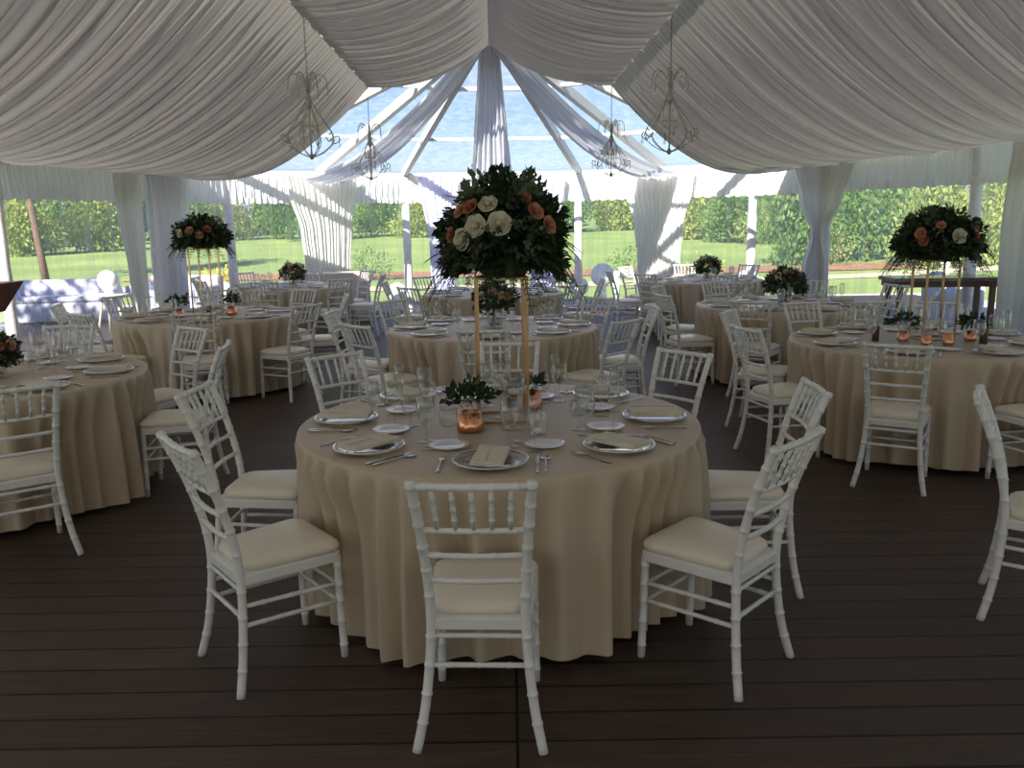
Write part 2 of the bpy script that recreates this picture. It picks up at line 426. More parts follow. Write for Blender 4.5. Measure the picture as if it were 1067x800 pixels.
# closing gable wall of plain white cloth behind the viewer
def gable():
    m = MB(); rows = []
    for i in range(13):
        r = []
        for j in range(121):
            x = -SIDE + 2*SIDE*j/120; ax = abs(x)
            top = RIDGEZ+(RAILZ-RIDGEZ)*ax/RAILX if ax < RAILX else RAILZ+(EAVE-RAILZ)*((ax-RAILX)/(SIDE-RAILX))
            r.append((x+.09, BACKY-.1+.03*sin(j*1.3)+.015*sin(j*.5), top*i/12))
        rows.append(r)
    m.grid(rows); struct(m.build('wall_front', M['gable']))
gable()

# ------------------------------------------------------------------ valances, curtains, swags
def valance(a, b, label, pl=60, k=0):
    A, B = T(*lerp2(a,b,.022)), T(*lerp2(a,b,.978)); m = MB(); rows = []; n = pl*6
    d = Vector((B[0]-A[0], B[1]-A[1], 0)); nn = Vector((-d.y, d.x, 0)).normalized()
    c = Vector((*T(0, 8), 0)); 
    if (c-Vector((*A,0))).dot(nn) < 0: nn = -nn
    for i in range(9):
        v = i/8; r = []
        for j in range(n+1):
            t = j/n; s = t*pl + .8*sin(t*11+k)
            g = .012*sin(2*PI*s) + .014*sin(2*PI*s*.37+2*v+k) + (.022*sin(2*PI*s*.5+k) if v > .78 else 0)
            z = EAVE+.03 - (EAVE+.03-HEM)*v + (.012*sin(2*PI*s*.23+k) if i == 8 else 0)
            r.append(Vector((*lerp2(A,B,t), z)) + nn*(.13 + .02*v + g*(.5+.9*v)))
        rows.append(r)
    m.grid(rows); o = m.build('valance', M['valance'])
    return tag(o, label, 'valance', 'gathered valances along the tent eaves')
valance(CORNER[-1], CORNER[1], 'white gathered valance across the back windows, behind the tallest flowers', 70, 1)
valance(CORNER[-2], CORNER[-1], 'white gathered valance left of the back centre, above a bright curtain', 70, 2)
valance(CORNER[1], CORNER[2], 'white gathered valance right of the back centre, above a bright curtain', 70, 3)
valance(CORNER[-3], CORNER[-2], 'grey shaded gathered valance above the lilac lounge seats on the left', 84, 4)
valance(CORNER[2], CORNER[3], 'grey shaded gathered valance above the flowers on gold legs at right', 84, 5)
for s in (-1,1):
    valance((s*6.25,10.7),(s*6.29,6.9), 'gathered valance running out of the %s frame edge' % ('left' if s<0 else 'right'), 70, 6+s)

def curtain(name, prof, base, dirv, label, mat, pl=14, amp=.035, k=0, nz=26, lift=.02):
    """prof: (z, left, right) in metres along dirv from base; pleats run down the cloth"""
    m = MB(); d = Vector((*dirv,0)).normalized(); nn = Vector((-d.y, d.x, 0)); n = pl*7; rows = []
    prof = sorted(prof); zs = [prof[0][0] + (prof[-1][0]-prof[0][0])*i/nz for i in range(nz+1)]
    for z in zs:
        for (z0,l0,r0),(z1,l1,r1) in zip(prof, prof[1:]):
            if z <= z1+1e-6: break
        f = (z-z0)/max(1e-6,z1-z0); f = f*f*(3-2*f)
        l = l0+(l1-l0)*f; r = r0+(r1-r0)*f; r_ = []
        dens = min(1.3, 1.1/max(.3,(r-l)))
        for j in range(n+1):
            t = j/n; s = t*pl+.5*sin(t*7+k)
            g = amp*dens*(.7*sin(2*PI*s)+.4*sin(2*PI*s*.43+k+z)) + .02*sin(3*t+z*2+k)
            r_.append(Vector((base[0],base[1],0)) + d*(l+(r-l)*t) + nn*g + Vector((0,0,z+lift)))
        rows.append(r_)
    m.grid(rows); o = m.build(name, mat); return tag(o, label, 'curtain', 'curtains hung at the tent posts')
def facet_dir(a, b):
    A, B = T(*a), T(*b); return (B[0]-A[0], B[1]-A[1])
def inset(p, d=.28):
    c = (0, CEN-1); v = Vector((p[0]-c[0], p[1]-c[1])).normalized(); return T(p[0]-v.x*d, p[1]-v.y*d)
TOPZ = EAVE-.02
curtain('curtain', [(0,-.42,.36),(1.0,-.40,.42),(1.5,-.45,.48),(2.2,-.63,.60),(TOPZ,-.68,.62)], inset(MID[-1],.34), facet_dir(CORNER[-2],CORNER[-1]), 'bright white gathered curtain at the post left of the back centre', M['ivory'], 16, .035, .3)
curtain('curtain', [(0,-.30,.40),(1.0,-.36,.42),(1.5,-.42,.46),(2.2,-.62,.62),(TOPZ,-.62,.66)], inset(MID[1],.34), facet_dir(CORNER[1],CORNER[2]), 'bright white gathered curtain at the post right of the back centre', M['ivory'], 16, .035, 1.3)
curtain('curtain', [(0,-.10,.45),(1.2,-.08,.52),(2.0,-.05,.66),(TOPZ,-.05,.7)], inset(lerp2(CORNER[-3],CORNER[-2],.58),.32), facet_dir(CORNER[-3],CORNER[-2]), 'white curtain behind the left tall flowers, the wider of two beside it', M['sheer'], 13, .04, 2.3)
curtain('curtain', [(0,-.55,-.22),(1.0,-.58,-.22),(2.0,-.66,-.24),(TOPZ,-.66,-.22)], inset(lerp2(CORNER[-3],CORNER[-2],.58),.26), facet_dir(CORNER[-3],CORNER[-2]), 'narrow bright white curtain between the lounge seats and the wide curtain', M['ivory'], 7, .03, 3.3)
curtain('curtain', [(0,-.30,.10),(.9,-.26,.12),(1.32,-.13,.10),(1.38,-.12,.10),(1.9,-.42,.12),(TOPZ,-.62,.12)], inset(lerp2(CORNER[3],CORNER[2],.60),.30), facet_dir(CORNER[2],CORNER[3]), 'white curtain pinched by a tie, left half of the pair behind right tables', M['sheer'], 11, .04, 4.3)
curtain('curtain', [(0,.06,.24),(.9,.05,.26),(1.32,.03,.16),(1.38,.03,.16),(1.9,.05,.48),(TOPZ,.06,.66)], inset(lerp2(CORNER[3],CORNER[2],.60),.36), facet_dir(CORNER[2],CORNER[3]), 'beige-shaded curtain pinched by a tie, right half of the pair', M['ivory'], 9, .04, 5.3)
for s in (-1,1):
    bx = T(s*6.05, 9.45)
    curtain('curtain', [(0,-.42,.40),(1.2,-.38,.45),(TOPZ,-.30,.5)], bx, (0,-1), 'grey-beige curtain hanging at the %s frame edge' % ('left' if s<0 else 'right'), M['ivory'], 12, .045, 6.3+s)
curtain('curtain', [(0,-1.16,-.72),(1.2,-1.18,-.68),(TOPZ,-1.35,-.62)], inset(MID[0],.33), (1,.02), 'lilac-white sheer at the back, left of the tallest flowers', M['lilac'], 9, .03, 8.3)
curtain('curtain', [(0,.70,1.16),(1.2,.66,1.18),(TOPZ,.6,1.35)], inset(MID[0],.33), (1,.02), 'lilac-white sheer at the back, right of the tallest flowers', M['lilac'], 9, .03, 9.3)
# tie-backs of the pinched pair
def swag(p0, p1, sag, w0, w1, wmid, label, k=0, pl=7):
    p0 = Vector(p0); p1 = Vector(p1); m = MB(); rows = []
    t = (p1-p0); h = Vector((t.x,t.y,0)).normalized(); sd = Vector((-h.y,h.x,0)); n = pl*7
    for i in range(41):
        f = i/40; c = p0.lerp(p1, f) + Vector((0,0,-sag*4*f*(1-f)))
        w = w0*(1-f)**2 + 2*wmid*f*(1-f) + w1*f*f; r = []
        for j in range(n+1):
            q = j/n-.5; s = (q+.5)*pl
            r.append(c + sd*(w*q) + Vector((0,0,-.10*w*(1-4*q*q)+.02*sin(2*PI*s+k)+.016*sin(2*PI*s*.37+3*f+k))))
        rows.append(r)
    m.grid(rows); o = m.build('roof_swag', M['sheer']); return tag(o, label, 'drape', 'sheer drapes hung from the roof peak')
ap = apex + Vector((0,-.05,-.14))
swag(ap+Vector((-.1,.02,0)), (*inset(MID[-1],.36), EAVE-.06), .30, .20, .75, .55, 'sheer white drape swooping from the roof peak down to the left back curtain', .5)
swag(ap+Vector((.1,.02,0)), (*inset(MID[1],.36), EAVE-.06), .30, .20, .75, .55, 'sheer white drape swooping from the roof peak down to the right back curtain', 1.5)
swag(ap+Vector((0,.03,0)), (*inset(MID[0],.36), EAVE-.12), .10, .22, .80, .5, 'sheer white drape falling straight down the middle of the clear roof', 2.5)

# ------------------------------------------------------------------ chiavari chair
def make_chair():
    t = empty('chiavari_chair', 'chair', 'chair', group='white chiavari chairs round the tables')
    ch = M['chair']
    RP = [(.200,-.240,0),(.174,-.212,.13),(.156,-.194,.28),(.148,-.188,.42),(.151,-.203,.56),(.162,-.252,.74),(.175,-.322,.915)]
    def rear(s): return spline([(s*x,y,z) for x,y,z in RP], 6)
    def postat(z, s):
        P = rear(s)
        for a, b in zip(P, P[1:]):
            if a.z <= z <= b.z: return a.lerp(b, (z-a.z)/(b.z-a.z))
        return P[-1]
    for s in (-1, 1):
        m = MB(); knotted(m, rear(s), .0158, (.10,.20,.30,.40,.55,.65,.74,.83,.91,.985), 10); m.build('back_post', ch, t)
        m = MB(); knotted(m, [(s*.172,.185,0),(s*.168,.18,.2),(s*.166,.176,.415)], .0150, (.12,.36,.56,.72,.9), 10); m.build('leg', ch, t)
    def rail(z, r, name, rings=(.12,.32,.5,.68,.88)):
        a, b = postat(z,-1), postat(z,1); c = (a+b)/2 + Vector((0,-.012,0))
        m = MB(); knotted(m, spline([a,c,b],5), r, rings, 8); return m.build(name, ch, t), a, b, c
    rail(.900, .0125, 'top_rail')
    for z in (.745,.655,.565): rail(z, .0095, 'back_rail')
    def on(z, f):
        a, b = postat(z,-1), postat(z,1); c = (a+b)/2 + Vector((0,-.012,0)); P = spline([a,c,b],8); i = f*(len(P)-1); k = min(int(i),len(P)-2); return P[k].lerp(P[k+1], i-k)
    for i in range(5):
        f = (i+1)/6
        m = MB(); knotted(m, [on(.747,f), on(.82,f), on(.898,f)], .0075, (.25,.5,.75), 7, 1.3); m.build('spindle', ch, t)
    # trapezoid seat frame with rounded front corners
    def outline(wf, wr, yf, yr, c=.035, n=4):
        P = [(-wr,yr),(wr,yr),(wf,yf),(-wf,yf)]; out = []
        for i in range(4):
            a = Vector(P[i-1]); b = Vector(P[i]); d = Vector(P[(i+1)%4]); u = (a-b).normalized(); w = (d-b).normalized()
            for k in range(n+1):
                f = k/n; out.append(b + u*c*(1-f)**2 + w*c*f**2)
        return out
    def stack(levels):
        m = MB(); rows = [[(p.x,p.y,z) for p in outline(*o)] for z, o in levels]; b = 0; m.grid(rows, True); n = len(rows[0])
        m.f.append(tuple(reversed(range(n)))); m.f.append(tuple((len(rows)-1)*n+j for j in range(n))); return m
    F = (.186,.162,.192,-.196)
    stack([(.393,(.178,.154,.184,-.188)),(.396,F),(.428,F),(.432,(.180,.156,.186,-.190))]).build('seat_frame', ch, t, sharp=40)
    q = lambda d, c=.06: (.188-d,.150-d*.8,.198-d,-.172+d, max(.02,c-d*.4))
    stack([(.432,q(.012)),(.438,q(.002)),(.451,q(-.002)),(.464,q(.003)),(.473,q(.014)),(.480,q(.036)),(.486,q(.075)),(.489,q(.12))]).build('seat_cushion', M['seat'], t)
    for s in (-1,1):
        for z in (.245,.315):
            P = postat(z,s); m = MB(); knotted(m, [P, (s*.168,.18,z-.012)], .0088, (.2,.5,.8), 8); m.build('stretcher', ch, t)
    for z in (.255,.325):
        m = MB(); knotted(m, [(-.168,.18,z-.03),(.168,.18,z-.03)], .0088, (.2,.5,.8), 8); m.build('stretcher', ch, t)
    for z in (.275,.372):
        m = MB(); knotted(m, [postat(z,-1), postat(z,1)], .0088, (.2,.5,.8), 8); m.build('stretcher', ch, t)
    return t
CHAIR = Kind(make_chair())

# ------------------------------------------------------------------ round tablecloth
def make_cloth(seed):
    m = MB(); n = 320; rg = random.Random(seed); ph = [rg.uniform(0,6.28) for _ in range(8)]
    rows = [[(r*cos(2*PI*j/n), r*sin(2*PI*j/n), .76) for j in range(n)] for r in (.01,.3,.6,.84,.875)]
    rows.append([(.892*cos(2*PI*j/n), .892*sin(2*PI*j/n), .756) for j in range(n)])
    for z in (.742,.70,.64,.56,.47,.38,.28,.18,.09,.035):
        t = (.742-z)/.70; row = []
        for j in range(n):
            a = 2*PI*j/n
            p = 43*a + 1.6*sin(3*a+ph[0]) + 1.3*sin(5*a+ph[1]) + .9*sin(11*a+ph[2])
            am = .62 + .22*sin(4*a+ph[3]) + .2*sin(9*a+ph[4])
            f = sin(p + .5*sin(2*t+ph[5])) 
            f = f + .25*sin(2*p+ph[6])
            f = max(-1.3, min(1.3, f*1.25)); r = .896 - .004*t + .064*(t**.42)*am*f
            da = ((a + PI/8) % (PI/4)) - PI/8
            w = math.exp(-(da/.25)**8) * min(1, max(0,(.68-z)/.15))
            tgt = min(r, .826 + .031*f)
            r = r + (tgt-r)*w
            zz = z + (.012*sin(3*a+ph[7])+.008*f if z < .05 else 0)
            row.append((r*cos(a), r*sin(a), zz))
        rows.append(row)
    m.grid(rows, True); m.f.append(tuple(j for j in range(n)))
    return m.mesh('tablecloth', M['cloth'])
CLOTHS = [make_cloth(s) for s in (3, 11, 23)]

# ------------------------------------------------------------------ tableware
def prof_thing(name, prof, mat, cat, group, n=24, cap1=False):
    m = MB(); m.lathe(prof, n, cap1=cap1); o = m.build(name, mat); tag(o, cat, cat, group); return o
def make_charger():
    t = empty('charger_plate', 'plate', 'plate', group='glass charger plates at the seats')
    m = MB(); m.lathe([(.001,.004),(.085,.004),(.095,.007),(.138,.019),(.141,.017),(.097,.003),(.088,.0005),(.001,.0005)], 40, cap0=False, cap1=False); m.build('plate_dish', M['plate_glass'], t)
    m = MB(); rows = []
    P = [(.139+.0042*cos(2*PI*i/8), .0195+.0034*sin(2*PI*i/8)) for i in range(8)]
    m.lathe(P+P[:1], 40, cap0=False, cap1=False); m.build('silver_rim', M['silver'], t)
    return t
def make_napkin():
    m = MB()
    def layer(x0,x1,y0,y1,z0,z1,wv):
        nx, ny = 8, 10
        top = [[(x0+(x1-x0)*i/nx, y0+(y1-y0)*j/ny, z1+wv*sin(i*.9+j*.6)) for i in range(nx+1)] for j in range(ny+1)]
        bot = [[(x,y,z0) for x,y,_ in r] for r in top]
        b = len(m.v); m.grid(top); m.grid([r[::-1] for r in bot]); 
        ring = [(0,i) for i in range(nx+1)] + [(j,nx) for j in range(1,ny+1)] + [(ny,i) for i in range(nx-1,-1,-1)] + [(j,0) for j in range(ny-1,0,-1)]
        tp = [top[j][i] for j,i in ring]; bt = [bot[j][i] for j,i in ring]
        m.grid([bt,tp], True)
    layer(-.062,.062,-.115,.115,0,.007,.0010); layer(-.058,.060,-.110,.112,.0074,.0135,.0014); layer(-.056,-.008,-.112,.108,.0140,.0175,.0008)
    o = m.build('napkin', M['napkin'], smooth=False); return tag(o, 'napkin', 'napkin', 'folded napkins on the plates')
def make_fork():
    m = MB(); w = [(-.095,.0075),(-.06,.006),(-.01,.0035),(.03,.004),(.045,.011),(.06,.0125)]
    z = lambda y: .004 + .010*math.exp(-((y-.03)/.05)**2)*.6
    m.grid([[(-a,y,z(y)),(0,y,z(y)+.0015),(a,y,z(y))] for y,a in w]); m.grid([[(a,y,z(y)-.002),(0,y,z(y)-.0015),(-a,y,z(y)-.002)] for y,a in w])
    for i in range(4):
        x = -.0105+.007*i; m.tube([(x,.058,z(.058)),(x,.08,.007),(x,.102,.009)], [.0018,.0016,.0009], 5)
    return tag(m.build('fork', M['steel']), 'fork', 'fork', 'forks beside the plates')
def make_knife():
    m = MB(); m.tube([(0,-.11,.005),(0,-.06,.0055),(0,-.005,.005)], [.006,.0055,.0042], 8)
    rows = [(y, a, b) for y,a,b in ((-.005,-.004,.004),(.02,-.007,.006),(.07,-.009,.006),(.10,-.006,.006),(.115,.003,.005))]
    m.grid([[(a,y,.0052),(b,y,.0065)] for y,a,b in rows]); m.grid([[(b,y,.0035),(a,y,.0045)] for y,a,b in rows])
    return tag(m.build('knife', M['steel']), 'knife', 'knife', 'knives beside the plates')
def make_spoon():
    m = MB(); m.tube([(0,-.10,.004),(0,-.04,.006),(0,.035,.008),(0,.05,.006)], [.005,.0035,.003,.004], 7)
    rows = []
    for i in range(7):
        y = .045+.055*i/6; a = .002+.018*math.sqrt(max(0,1-((i-3)/3.1)**2)); rows.append([(a*k/2, y, .004+.003*(k*k/4)+.002*((i-3)/3)**2) for k in (-2,-1,0,1,2)])
    m.grid(rows); return tag(m.build('spoon', M['steel']), 'spoon', 'spoon', 'spoons beside the plates')
G = M['glass']
def stemware(name, bowl, foot, stem_h, group, r=.0036):
    t = empty(name, 'glass', 'glass', group=group)
    m = MB(); m.lathe([(foot,.001),(foot,.003),(.012,.007),(.005,.014),(r,.025),(r,stem_h-.01),(.006,stem_h)], 20, cap0=True, cap1=False); m.build('stem', G, t)
    inner = [(max(.0005,a-.0012), z+.0015) for a, z in reversed(bowl)]
    m = MB(); m.lathe(bowl+inner, 22, cap0=False, cap1=False); m.build('bowl', G, t)
    return t
GLASS = dict(
    wine=Kind(stemware('wine_glass', [(.006,.085),(.026,.092),(.038,.112),(.041,.135),(.038,.165),(.033,.19)], .036, .085, 'wine glasses on the tables')),
    flute=Kind(stemware('champagne_flute', [(.005,.085),(.016,.098),(.024,.125),(.026,.155),(.024,.19),(.021,.215)], .031, .085, 'champagne flutes on the tables')),
    water=Kind(stemware('water_goblet', [(.007,.05),(.028,.056),(.037,.076),(.039,.10),(.037,.135)], .034, .05, 'water goblets on the tables', .005)),
)
KINDS = dict(
    charger=Kind(make_charger()), napkin=Kind(make_napkin()), fork=Kind(make_fork()), knife=Kind(make_knife()), spoon=Kind(make_spoon()),
    bread=Kind(prof_thing('bread_plate', [(.001,.003),(.045,.003),(.052,.006),(.080,.014),(.081,.012),(.054,.003),(.047,.0005),(.001,.0005)], M['china'], 'plate', 'white side plates between the seats', 32)),
)

# ------------------------------------------------------------------ flowers
def leafball(m, n, c, rx, ry, rz, size, seed, inner=.55, droop=0, lower=-1.0, avoid=()):
    rg = random.Random(seed)
    for _ in range(n):
        while True:
            d = Vector((rg.gauss(0,1), rg.gauss(0,1), rg.gauss(0,1))).normalized()
            if d.z >= lower: break
        f = inner + (1-inner)*rg.random()**.6
        lump = 1 + .12*sin(d.x*7+seed) + .12*sin(d.y*6+d.z*8)
        p = Vector((d.x*rx*f*lump, d.y*ry*f*lump, d.z*rz*f*lump)) + Vector(c)
        if any((p-q).length < e for q, e in avoid): continue
        u = (d + Vector((rg.gauss(0,.6), rg.gauss(0,.6), rg.gauss(0,.6)-droop))).normalized()
        w = u.cross(Vector((rg.gauss(0,1),rg.gauss(0,1),rg.gauss(0,1)))).normalized(); nn = u.cross(w)
        L = size*rg.uniform(.7,1.5); W = L*rg.uniform(.20,.36)
        m.add([p, p+u*L*.45+w*W+nn*L*.08, p+u*L+nn*L*-.1, p+u*L*.45-w*W+nn*L*.08, p+u*L*.5-nn*L*.03], [(0,1,4),(1,2,4),(2,3,4),(3,0,4)])
def frond(m, p, d, L, size, seed, sagf=.5, pairs=11):
    rg = random.Random(seed); p = Vector(p); d = Vector(d).normalized(); pts = []
    for i in range(pairs+1):
        f = i/pairs; pts.append(p + d*L*f + Vector((0,0,-sagf*L*f*f)))
    m.tube(pts, [.0022]*(len(pts)-1)+[.0008], 4)
    for i in range(2, len(pts)):
        t = (pts[i]-pts[i-1]).normalized(); w = t.cross(Vector((0,0,1)))
        w = w.normalized() if w.length > .05 else Vector((1,0,0)); nn = w.cross(t)
        s = size*(1-.55*i/pairs)
        for q in (-1,1):
            u = (w*q*.85 + t*.55 + nn*rg.uniform(-.2,.2)).normalized(); x = t*s*.17
            m.add([pts[i], pts[i]+u*s*.5+x, pts[i]+u*s, pts[i]+u*s*.5-x], [(0,1,2,3)])
def rose_mesh(mat, seed):
    m = MB(); rg = random.Random(seed)
    for ring, (n, r, h, tilt) in enumerate(((3,.008,.030,.05),(4,.016,.032,.25),(5,.025,.030,.5),(6,.033,.024,.85))):
        for k in range(n):
            a = 2*PI*(k+ring*.4)/n + rg.uniform(-.1,.1); wd = .9*2*PI/n*1.25
            rows = []
            for i in range(5):
                v = i/4; row = []
                for j in range(6):
                    q = j/5-.5; aa = a + wd*q*(.5+.5*math.sqrt(min(1,v+.1)))
                    rr = r*(.35+.65*v) + tilt*.016*v*v + .002*cos(q*6)
                    row.append((rr*cos(aa), rr*sin(aa), h*v*(1-.25*(2*q)**2*v) - tilt*.008*v*v))
                rows.append(row)
            m.grid(rows)
    m.ball((0,0,.016), .013, 8, 6); m.lathe([(.002,-.012),(.010,-.006),(.012,.004)], 8); return m.mesh('rose', mat)
ROSES = dict(w=[rose_mesh(M['rose_white'], 1)], p=[rose_mesh(M['rose_peach'], 2)], r=[rose_mesh(M['rose_rust'], 3)])
def add_rose(parent, kind, p, d, s):
    o = link('rose', ROSES[kind][0], parent); o.location = p
    o.rotation_euler = Vector(d).to_track_quat('Z','Y').to_euler(); o.scale = (s,s,s)
    nm = dict(w='cream rose', p='peach rose', r='rust rose')[kind]; o['label'] = nm + ' in the arrangement'
    return o

def gold_stand(loc, rz, label, w, d, h):
    t = empty('flower_stand', label, 'flower stand', loc, rz, 'tall gold flower stands')
    for sx in (-1,1):
        for sy in (-1,1):
            m = MB(); m.bar((sx*w/2,sy*d/2,0),(sx*w/2,sy*d/2,h),.013,.013,(1,0,0)); m.build('leg', M['gold'], t, False)
    m = MB(); m.bar((-w/2,-d/2,.006),(w/2,-d/2,.006),.012,.011); m.bar((-w/2,d/2,.006),(w/2,d/2,.006),.012,.011)
    m.bar((-w/2,-d/2,.006),(-w/2,d/2,.006),.012,.011); m.bar((w/2,-d/2,.006),(w/2,d/2,.006),.012,.011); m.build('base_frame', M['gold'], t, False)
    m = MB(); m.box((-w/2-.008,-d/2-.008,h),(w/2+.008,d/2+.008,h+.01)); m.build('top_plate', M['gold'], t, False)
    return t
def tall_flowers(loc, label, rx, rz, seed, n=2600, leaf=.05, roses=(), fr=26):
    t = empty('tall_flower_arrangement', label, 'flower arrangement', loc, 0, 'flower arrangements on gold stands')
    m = MB(); m.lathe([(.09,.0),(.11,.03),(.11,.08),(.06,.10)], 16); m.build('flower_bowl', M['darkmetal'], t)
    av = []
    for k_, az, el, s_ in roses:
        d = Vector((cos(R(el))*sin(R(az)), -cos(R(el))*cos(R(az)), sin(R(el))))
        av.append((Vector((d.x*rx*1.0, d.y*rx*1.0, rz*.62+d.z*rz*1.0)), .046*s_))
    m = MB(); leafball(m, n, (0,0,rz*.62), rx, rx, rz, leaf, seed, .5, .15, -.55, av); m.build('foliage', M['leaf'], t)
    m = MB(); leafball(m, n//5, (0,0,rz*.62), rx*1.02, rx*1.02, rz*1.02, leaf*1.1, seed+9, .85, .1, -.4, av); m.build('sage_foliage', M['leaf2'], t)
    rg = random.Random(seed)
    for i in range(fr):
        a = 2*PI*i/fr+rg.uniform(-.1,.1); e = rg.uniform(-.25,.45); m = MB()
        d = (cos(a)*cos(e), sin(a)*cos(e), sin(e))
        frond(m, (d[0]*rx*.7, d[1]*rx*.7, rz*.45+d[2]*rz*.6), d, rx*rg.uniform(.5,.85), leaf*1.2, seed+i, rg.uniform(.4,1.0), 14); m.build('fern_frond', M['fern'], t)
    for i in range(fr//2):
        a = 2*PI*(i+.5)/(fr//2)+rg.uniform(-.15,.15); m = MB(); d = (cos(a), sin(a), .1)
        frond(m, (d[0]*rx*.62, d[1]*rx*.62, rz*.30), d, rx*rg.uniform(.6,.95), leaf*1.5, seed+i*3, rg.uniform(.7,1.1), 9); m.build('trailing_sprig', M['leaf'], t)
    for k in range(7):
        a = [2.75,2.95,1.45,1.7,.35,4.6,5.4][k]; e = [.5,.75,1.15,1.0,.6,.9,.7][k]; m = MB(); d = (cos(a)*cos(e), sin(a)*cos(e), sin(e))
        frond(m, (d[0]*rx*.75, d[1]*rx*.75, rz*.6+d[2]*rz*.8), d, rx*.72, leaf*1.3, seed+50+k, .3, 12); m.build('upright_sprig', M['fern'], t)
    for k in range(fr):
        d = Vector((rg.gauss(0,1),rg.gauss(0,1),rg.uniform(-.5,1.6))).normalized(); m = MB()
        frond(m, (d.x*rx*.86, d.y*rx*.86, rz*.62+d.z*rz*.86), (d.x,d.y,d.z*.6+.1), rx*rg.uniform(.24,.42), leaf*.95, seed+200+k, rg.uniform(.2,.6), 8); m.build('leafy_tip', M['leaf'], t)
    for k, az, el, s in roses:
        d = Vector((cos(R(el))*sin(R(az)), -cos(R(el))*cos(R(az)), sin(R(el))))
        add_rose(t, k, (d.x*rx*1.0, d.y*rx*1.0, rz*.62+d.z*rz*1.0), d, s*.9)
    return t
def vase_bouquet(loc, label, r, seed, n=700, h=.14, roses=True, vr=.065):
    t = empty('vase_bouquet', label, 'bouquet', loc, 0, 'low bouquets in glass vases')
    m = MB(); m.lathe([(vr*.85,0),(vr,.004),(vr*1.02,h*.5),(vr*1.05,h),(vr*1.0,h),(vr*.96,.01)], 20, cap0=True, cap1=True); m.build('glass_vase', M['glass'], t)
    m = MB()
    for i in range(9):
        a = i*2.4; m.tube([(vr*.6*cos(a),vr*.6*sin(a),.012),(vr*.3*cos(a+2),vr*.3*sin(a+2),h),(vr*.8*cos(a),vr*.8*sin(a),h+.06)], .003, 5)
    m.build('stems', M['leaf2'], t)
    m = MB(); leafball(m, n, (0,0,h+r*.62), r, r, r*.8, .034, seed, .45, .1, -.7); m.build('foliage', M['leaf'], t)
    m = MB(); leafball(m, n//2, (0,0,h+r*.62), r*1.02, r*1.02, r*.83, .034, seed+5, .8, 0, -.5); m.build('sage_foliage', M['leaf2'], t)
    rg = random.Random(seed)
    for i in range(7 if roses else 0):
        a = rg.uniform(0,6.28) if i > 2 else -PI/2 + (i-1)*.8; e = rg.uniform(.1,.9)
        d = Vector((cos(e)*cos(a), cos(e)*sin(a), sin(e))); add_rose(t, 'wpr'[i % 3], d*r*.9+Vector((0,0,h+r*.62)), d, .8)
    return t
def copper_pot(loc, label, r=.05, h=.065, green=.09, seed=1, n=160):
    t = empty('copper_pot', label, 'pot', loc, seed, 'copper pots on the tables')
    m = MB(); m.lathe([(r*.8,0),(r*1.0,.008),(r*1.02,h*.3),(r*.78,h),(r*.72,h),(r*.9,h*.35),(r*.7,.01)], 24, cap0=True, cap1=True); m.build('pot_body', M['copper'], t)
    if green:
        m = MB(); leafball(m, n, (0,0,h+green*.5), green, green, green*.7, .032, seed, .3, -.3, -.2); m.build('greenery', M['leaf'], t)
    return t
def candle_glass(loc, label, h=.22, r=.045):
    t = empty('candle_goblet', label, 'candle holder', loc, 0, 'footed glass candle holders')
    m = MB(); m.lathe([(r*.9,0),(r*.9,.004),(.014,.012),(.008,.02),(.008,h*.55),(.013,h*.58)], 20, cap1=False); m.build('foot', M['glass'], t)
    b = [(.013,h*.58),(r*.8,h*.63),(r,h*.75),(r*.98,h)]; m = MB(); m.lathe(b+[(a-.0025,z+.002) for a,z in reversed(b)], 22, cap0=False, cap1=False); m.build('bowl', M['glass'], t)
    m = MB(); m.lathe([(r*.5,h*.66),(r*.5,h*.74),(.004,h*.745)], 14); m.build('tea_light', M['whiteplastic'], t)
    return t
def pillar_candle(loc, label, r=.022, h=.10):
    t = empty('brown_candle', label, 'candle', loc, 0, 'brown candles on the tables')
    m = MB(); m.lathe([(r,0),(r,h-.004),(r*.9,h),(r*.5,h-.003),(.002,h-.004)], 16); m.build('candle_wax', M['candle'], t)
    m = MB(); m.tube([(0,0,h-.005),(.001,0,h+.008)], .001, 5); m.build('wick', M['darkmetal'], t); return t
def cut_tumbler(loc, label):
    t = empty('cut_glass_tumbler', label, 'candle holder', loc)
    m = MB(); n = 24; rows = []
    for i in range(13):
        z = .095*i/12; r0 = .030+.004*sin(PI*i/12)
        rows.append([((r0+(.0022 if (i+j)%2 else 0))*cos(2*PI*j/n), (r0+(.0022 if (i+j)%2 else 0))*sin(2*PI*j/n), z) for j in range(n)])
    m.grid(rows, True); m.f.append(tuple(reversed(range(n)))); m.build('cut_glass_wall', M['crystal'], t, False)
    m = MB(); m.lathe([(.018,.004),(.018,.022),(.002,.023)], 14); m.build('tea_light', M['whiteplastic'], t); return t

